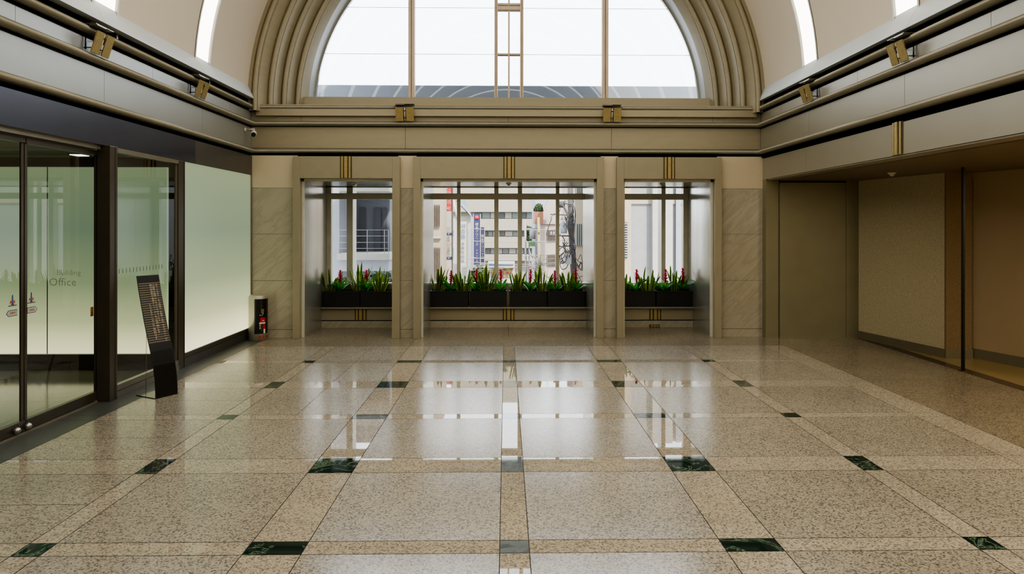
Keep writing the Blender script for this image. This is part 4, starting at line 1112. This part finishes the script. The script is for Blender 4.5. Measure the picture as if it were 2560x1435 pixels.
p = at(1347, 580, 23.9); MB().lathe((p.x, 23.92, p.z), [(.001, -.01), (.05, -.01), (.05, .01), (.001, .01)], 14, axis='Y').build('reflector', E_['yellow'], t)
t = thing('pale_street_pole', 'thin pale street pole with a round grey transformer over the street', 'pole', tuple(at(1315, 700, 32)))
b = MB(); p = at(1315, 700, 32); b.tube([(p.x, 32, GZ), p, at(1313, 550, 32)], .05, 8); b.build('pole', E_['panel'], t)
p, q = at(1331, 574, 31.9), at(1331, 598, 31.9); MB().lathe((p.x, 31.9, q.z), [(.001, 0), (.14, 0), (.14, p.z-q.z-.06), (.08, p.z-q.z), (.001, p.z-q.z)], 14).build('transformer', E_['panel'], t)
b = MB(); b.tube([at(1313, 572, 32), at(1345, 571, 32)], .03, 6); b.build('cross_arm', E_['panel'], t)
part('green_netting', E_['greenbox'], t, 1322, 1338, 602, 616, 31.9, dep=.1)
def bush(name, label, px, py, Y, w_, h_, n, seed, trunk=.05):
    rnd = random.Random(seed); c = at(px, py, Y)
    t = thing(name, label, 'tree', (c.x, Y, c.z-h_/2))
    b = MB()
    for k in range(n):
        th = rnd.uniform(0, 2*PI); ph = math.acos(rnd.uniform(-1, 1)); r = rnd.uniform(.6, 1)
        p = c+Vector((w_/2*r*math.sin(ph)*math.cos(th), w_/2*r*math.sin(ph)*math.sin(th), h_/2*r*math.cos(ph)))
        a = Vector((rnd.uniform(-1, 1), rnd.uniform(-1, 1), rnd.uniform(-1, 1))).normalized(); q = a.cross(Vector((rnd.uniform(-1, 1), rnd.uniform(-1, 1), .3))).normalized(); s = rnd.uniform(.05, .12)*max(1, Y/28)
        b.face([p-a*s, p+q*s*.45, p+a*s, p-q*s*.45])
    b.build('crown', E_['foliage'], t, recalc=False)
    b = MB(); b.tube([(c.x, Y, c.z-h_/2-trunk), (c.x, Y, c.z)], .05, 6); b.build('trunk', E_['dgrey'], t)
bush('street_tree', 'dark green street tree under the navy signs', 1196, 690, 27, .7, .8, 420, 5, 2.3)
bush('rooftop_shrub', 'bright green shrub on the rooftop beside the pink gable', 1346, 521, 29, .36, .36, 260, 6)
bush('street_shrub', 'green shrub behind the pale street pole', 1323, 585, 41, .5, 1.0, 260, 7, 5.7)
bush('roadside_tree', 'low green shrub below the grey building balcony', 925, 712, 13.3, 1.3, .5, 500, 8, 4.4)
# pale building behind the right bay
t = thing('pale_panel_building', 'pale grey and cream panelled building filling the right window bay', 'building', tuple(at(1640, 700, 17)))
part('wall', E_['panel'], t, 1540, 1760, 430, 700, 17, dep=6, toground=True, up=.8)
part('cream_bay', E_['cream'], t, 1540, 1578, 430, 700, 16.8, dep=.3, toground=True, up=.8); part('white_pier', E_['white'], t, 1632, 1648, 430, 700, 16.8, dep=.3, toground=True, up=.8)
part('white_pier', E_['white'], t, 1660, 1682, 430, 700, 16.8, dep=.3, toground=True, up=.8); part('lilac_panel', E_['lilac'], t, 1690, 1702, 430, 700, 16.9, dep=.3, toground=True, up=.8)
part('string_course', E_['cream'], t, 1578, 1760, 490, 510, 16.95, dep=.1)
part('roof_ledge', E_['white'], t, 1540, 1545, 430, 700, 16.9, dep=.1)
w_ = part('louvre_window', E_['win'], t, 1556, 1569, 556, 645, 16.77, dep=.05)
b = MB()
for k in range(14): fr(b, 1556, 1569, 558+k*6.2, 561+k*6.2, 16.7, dep=.08)
b.build('louvres', E_['lilac'], w_)
#EXT1

t = thing('corridor_fill_light', 'added light panel brightening the side corridor, unseen beyond the right edge of the view', 'ceiling light', (6.6, 3.2, 2.25))  # added out of view to brighten the dark corridor
bx('diffuser', emis('corridor_fill_glow', (255, 238, 205), 40), t, 6.2, 7.0, 2.2, 4.2, 2.245, 2.25); bx('frame', M['steel'], t, 6.15, 7.05, 2.15, 4.25, 2.25, 2.262)
# ================================================================== LIGHT, WORLD, CAMERA
sc = bpy.context.scene
w = bpy.data.worlds.new('sky'); sc.world = w; w.use_nodes = True; nt = w.node_tree; nt.nodes.clear()
out = nt.nodes.new('ShaderNodeOutputWorld'); bg = nt.nodes.new('ShaderNodeBackground')
tc = nt.nodes.new('ShaderNodeTexCoord'); sp_ = nt.nodes.new('ShaderNodeSeparateXYZ'); nt.links.new(tc.outputs['Generated'], sp_.inputs[0])
cr = nt.nodes.new('ShaderNodeValToRGB'); e = cr.color_ramp.elements
e[0].position = 0; e[0].color = (.80, .84, .90, 1); e[1].position = .6; e[1].color = (.86, .93, 1.0, 1)
nt.links.new(sp_.outputs['Z'], cr.inputs[0]); nt.links.new(cr.outputs[0], bg.inputs[0]); bg.inputs[1].default_value = 6.0
nt.links.new(bg.outputs[0], out.inputs[0])
sun = bpy.data.lights.new('sun', 'SUN'); sun.energy = 10; sun.angle = .02; sun.color = (1, .93, .82)
so = bpy.data.objects.new('sun', sun); col.objects.link(so)
so.rotation_euler = Vector((-.35, .62, -.72)).to_track_quat('-Z', 'Y').to_euler()
cam = bpy.data.cameras.new('camera'); co = bpy.data.objects.new('camera', cam); col.objects.link(co)
cam.sensor_width = 36; cam.lens = F/2560*36; cam.shift_x = (1280-PX)/2560; cam.shift_y = (PY-717.5)/2560
cam.clip_start = .05; cam.clip_end = 300
co.matrix_world = Matrix.Translation((0, 0, H)) @ Matrix.Rotation(-YAW, 4, 'Z') @ Matrix.Rotation(PI/2, 4, 'X') @ Matrix.Rotation(ROLL, 4, 'Z')
sc.camera = co
sc.view_settings.view_transform = 'AgX'; sc.view_settings.look = 'AgX - Medium High Contrast'; sc.view_settings.exposure = 0; sc.view_settings.gamma = 1
cy = sc.cycles
cy.max_bounces = 8; cy.diffuse_bounces = 4; cy.glossy_bounces = 4; cy.transmission_bounces = 6; cy.transparent_max_bounces = 8
cy.caustics_reflective = False; cy.caustics_refractive = False; cy.sample_clamp_indirect = 4; cy.use_denoising = True
cy.use_adaptive_sampling = True; cy.adaptive_threshold = .02
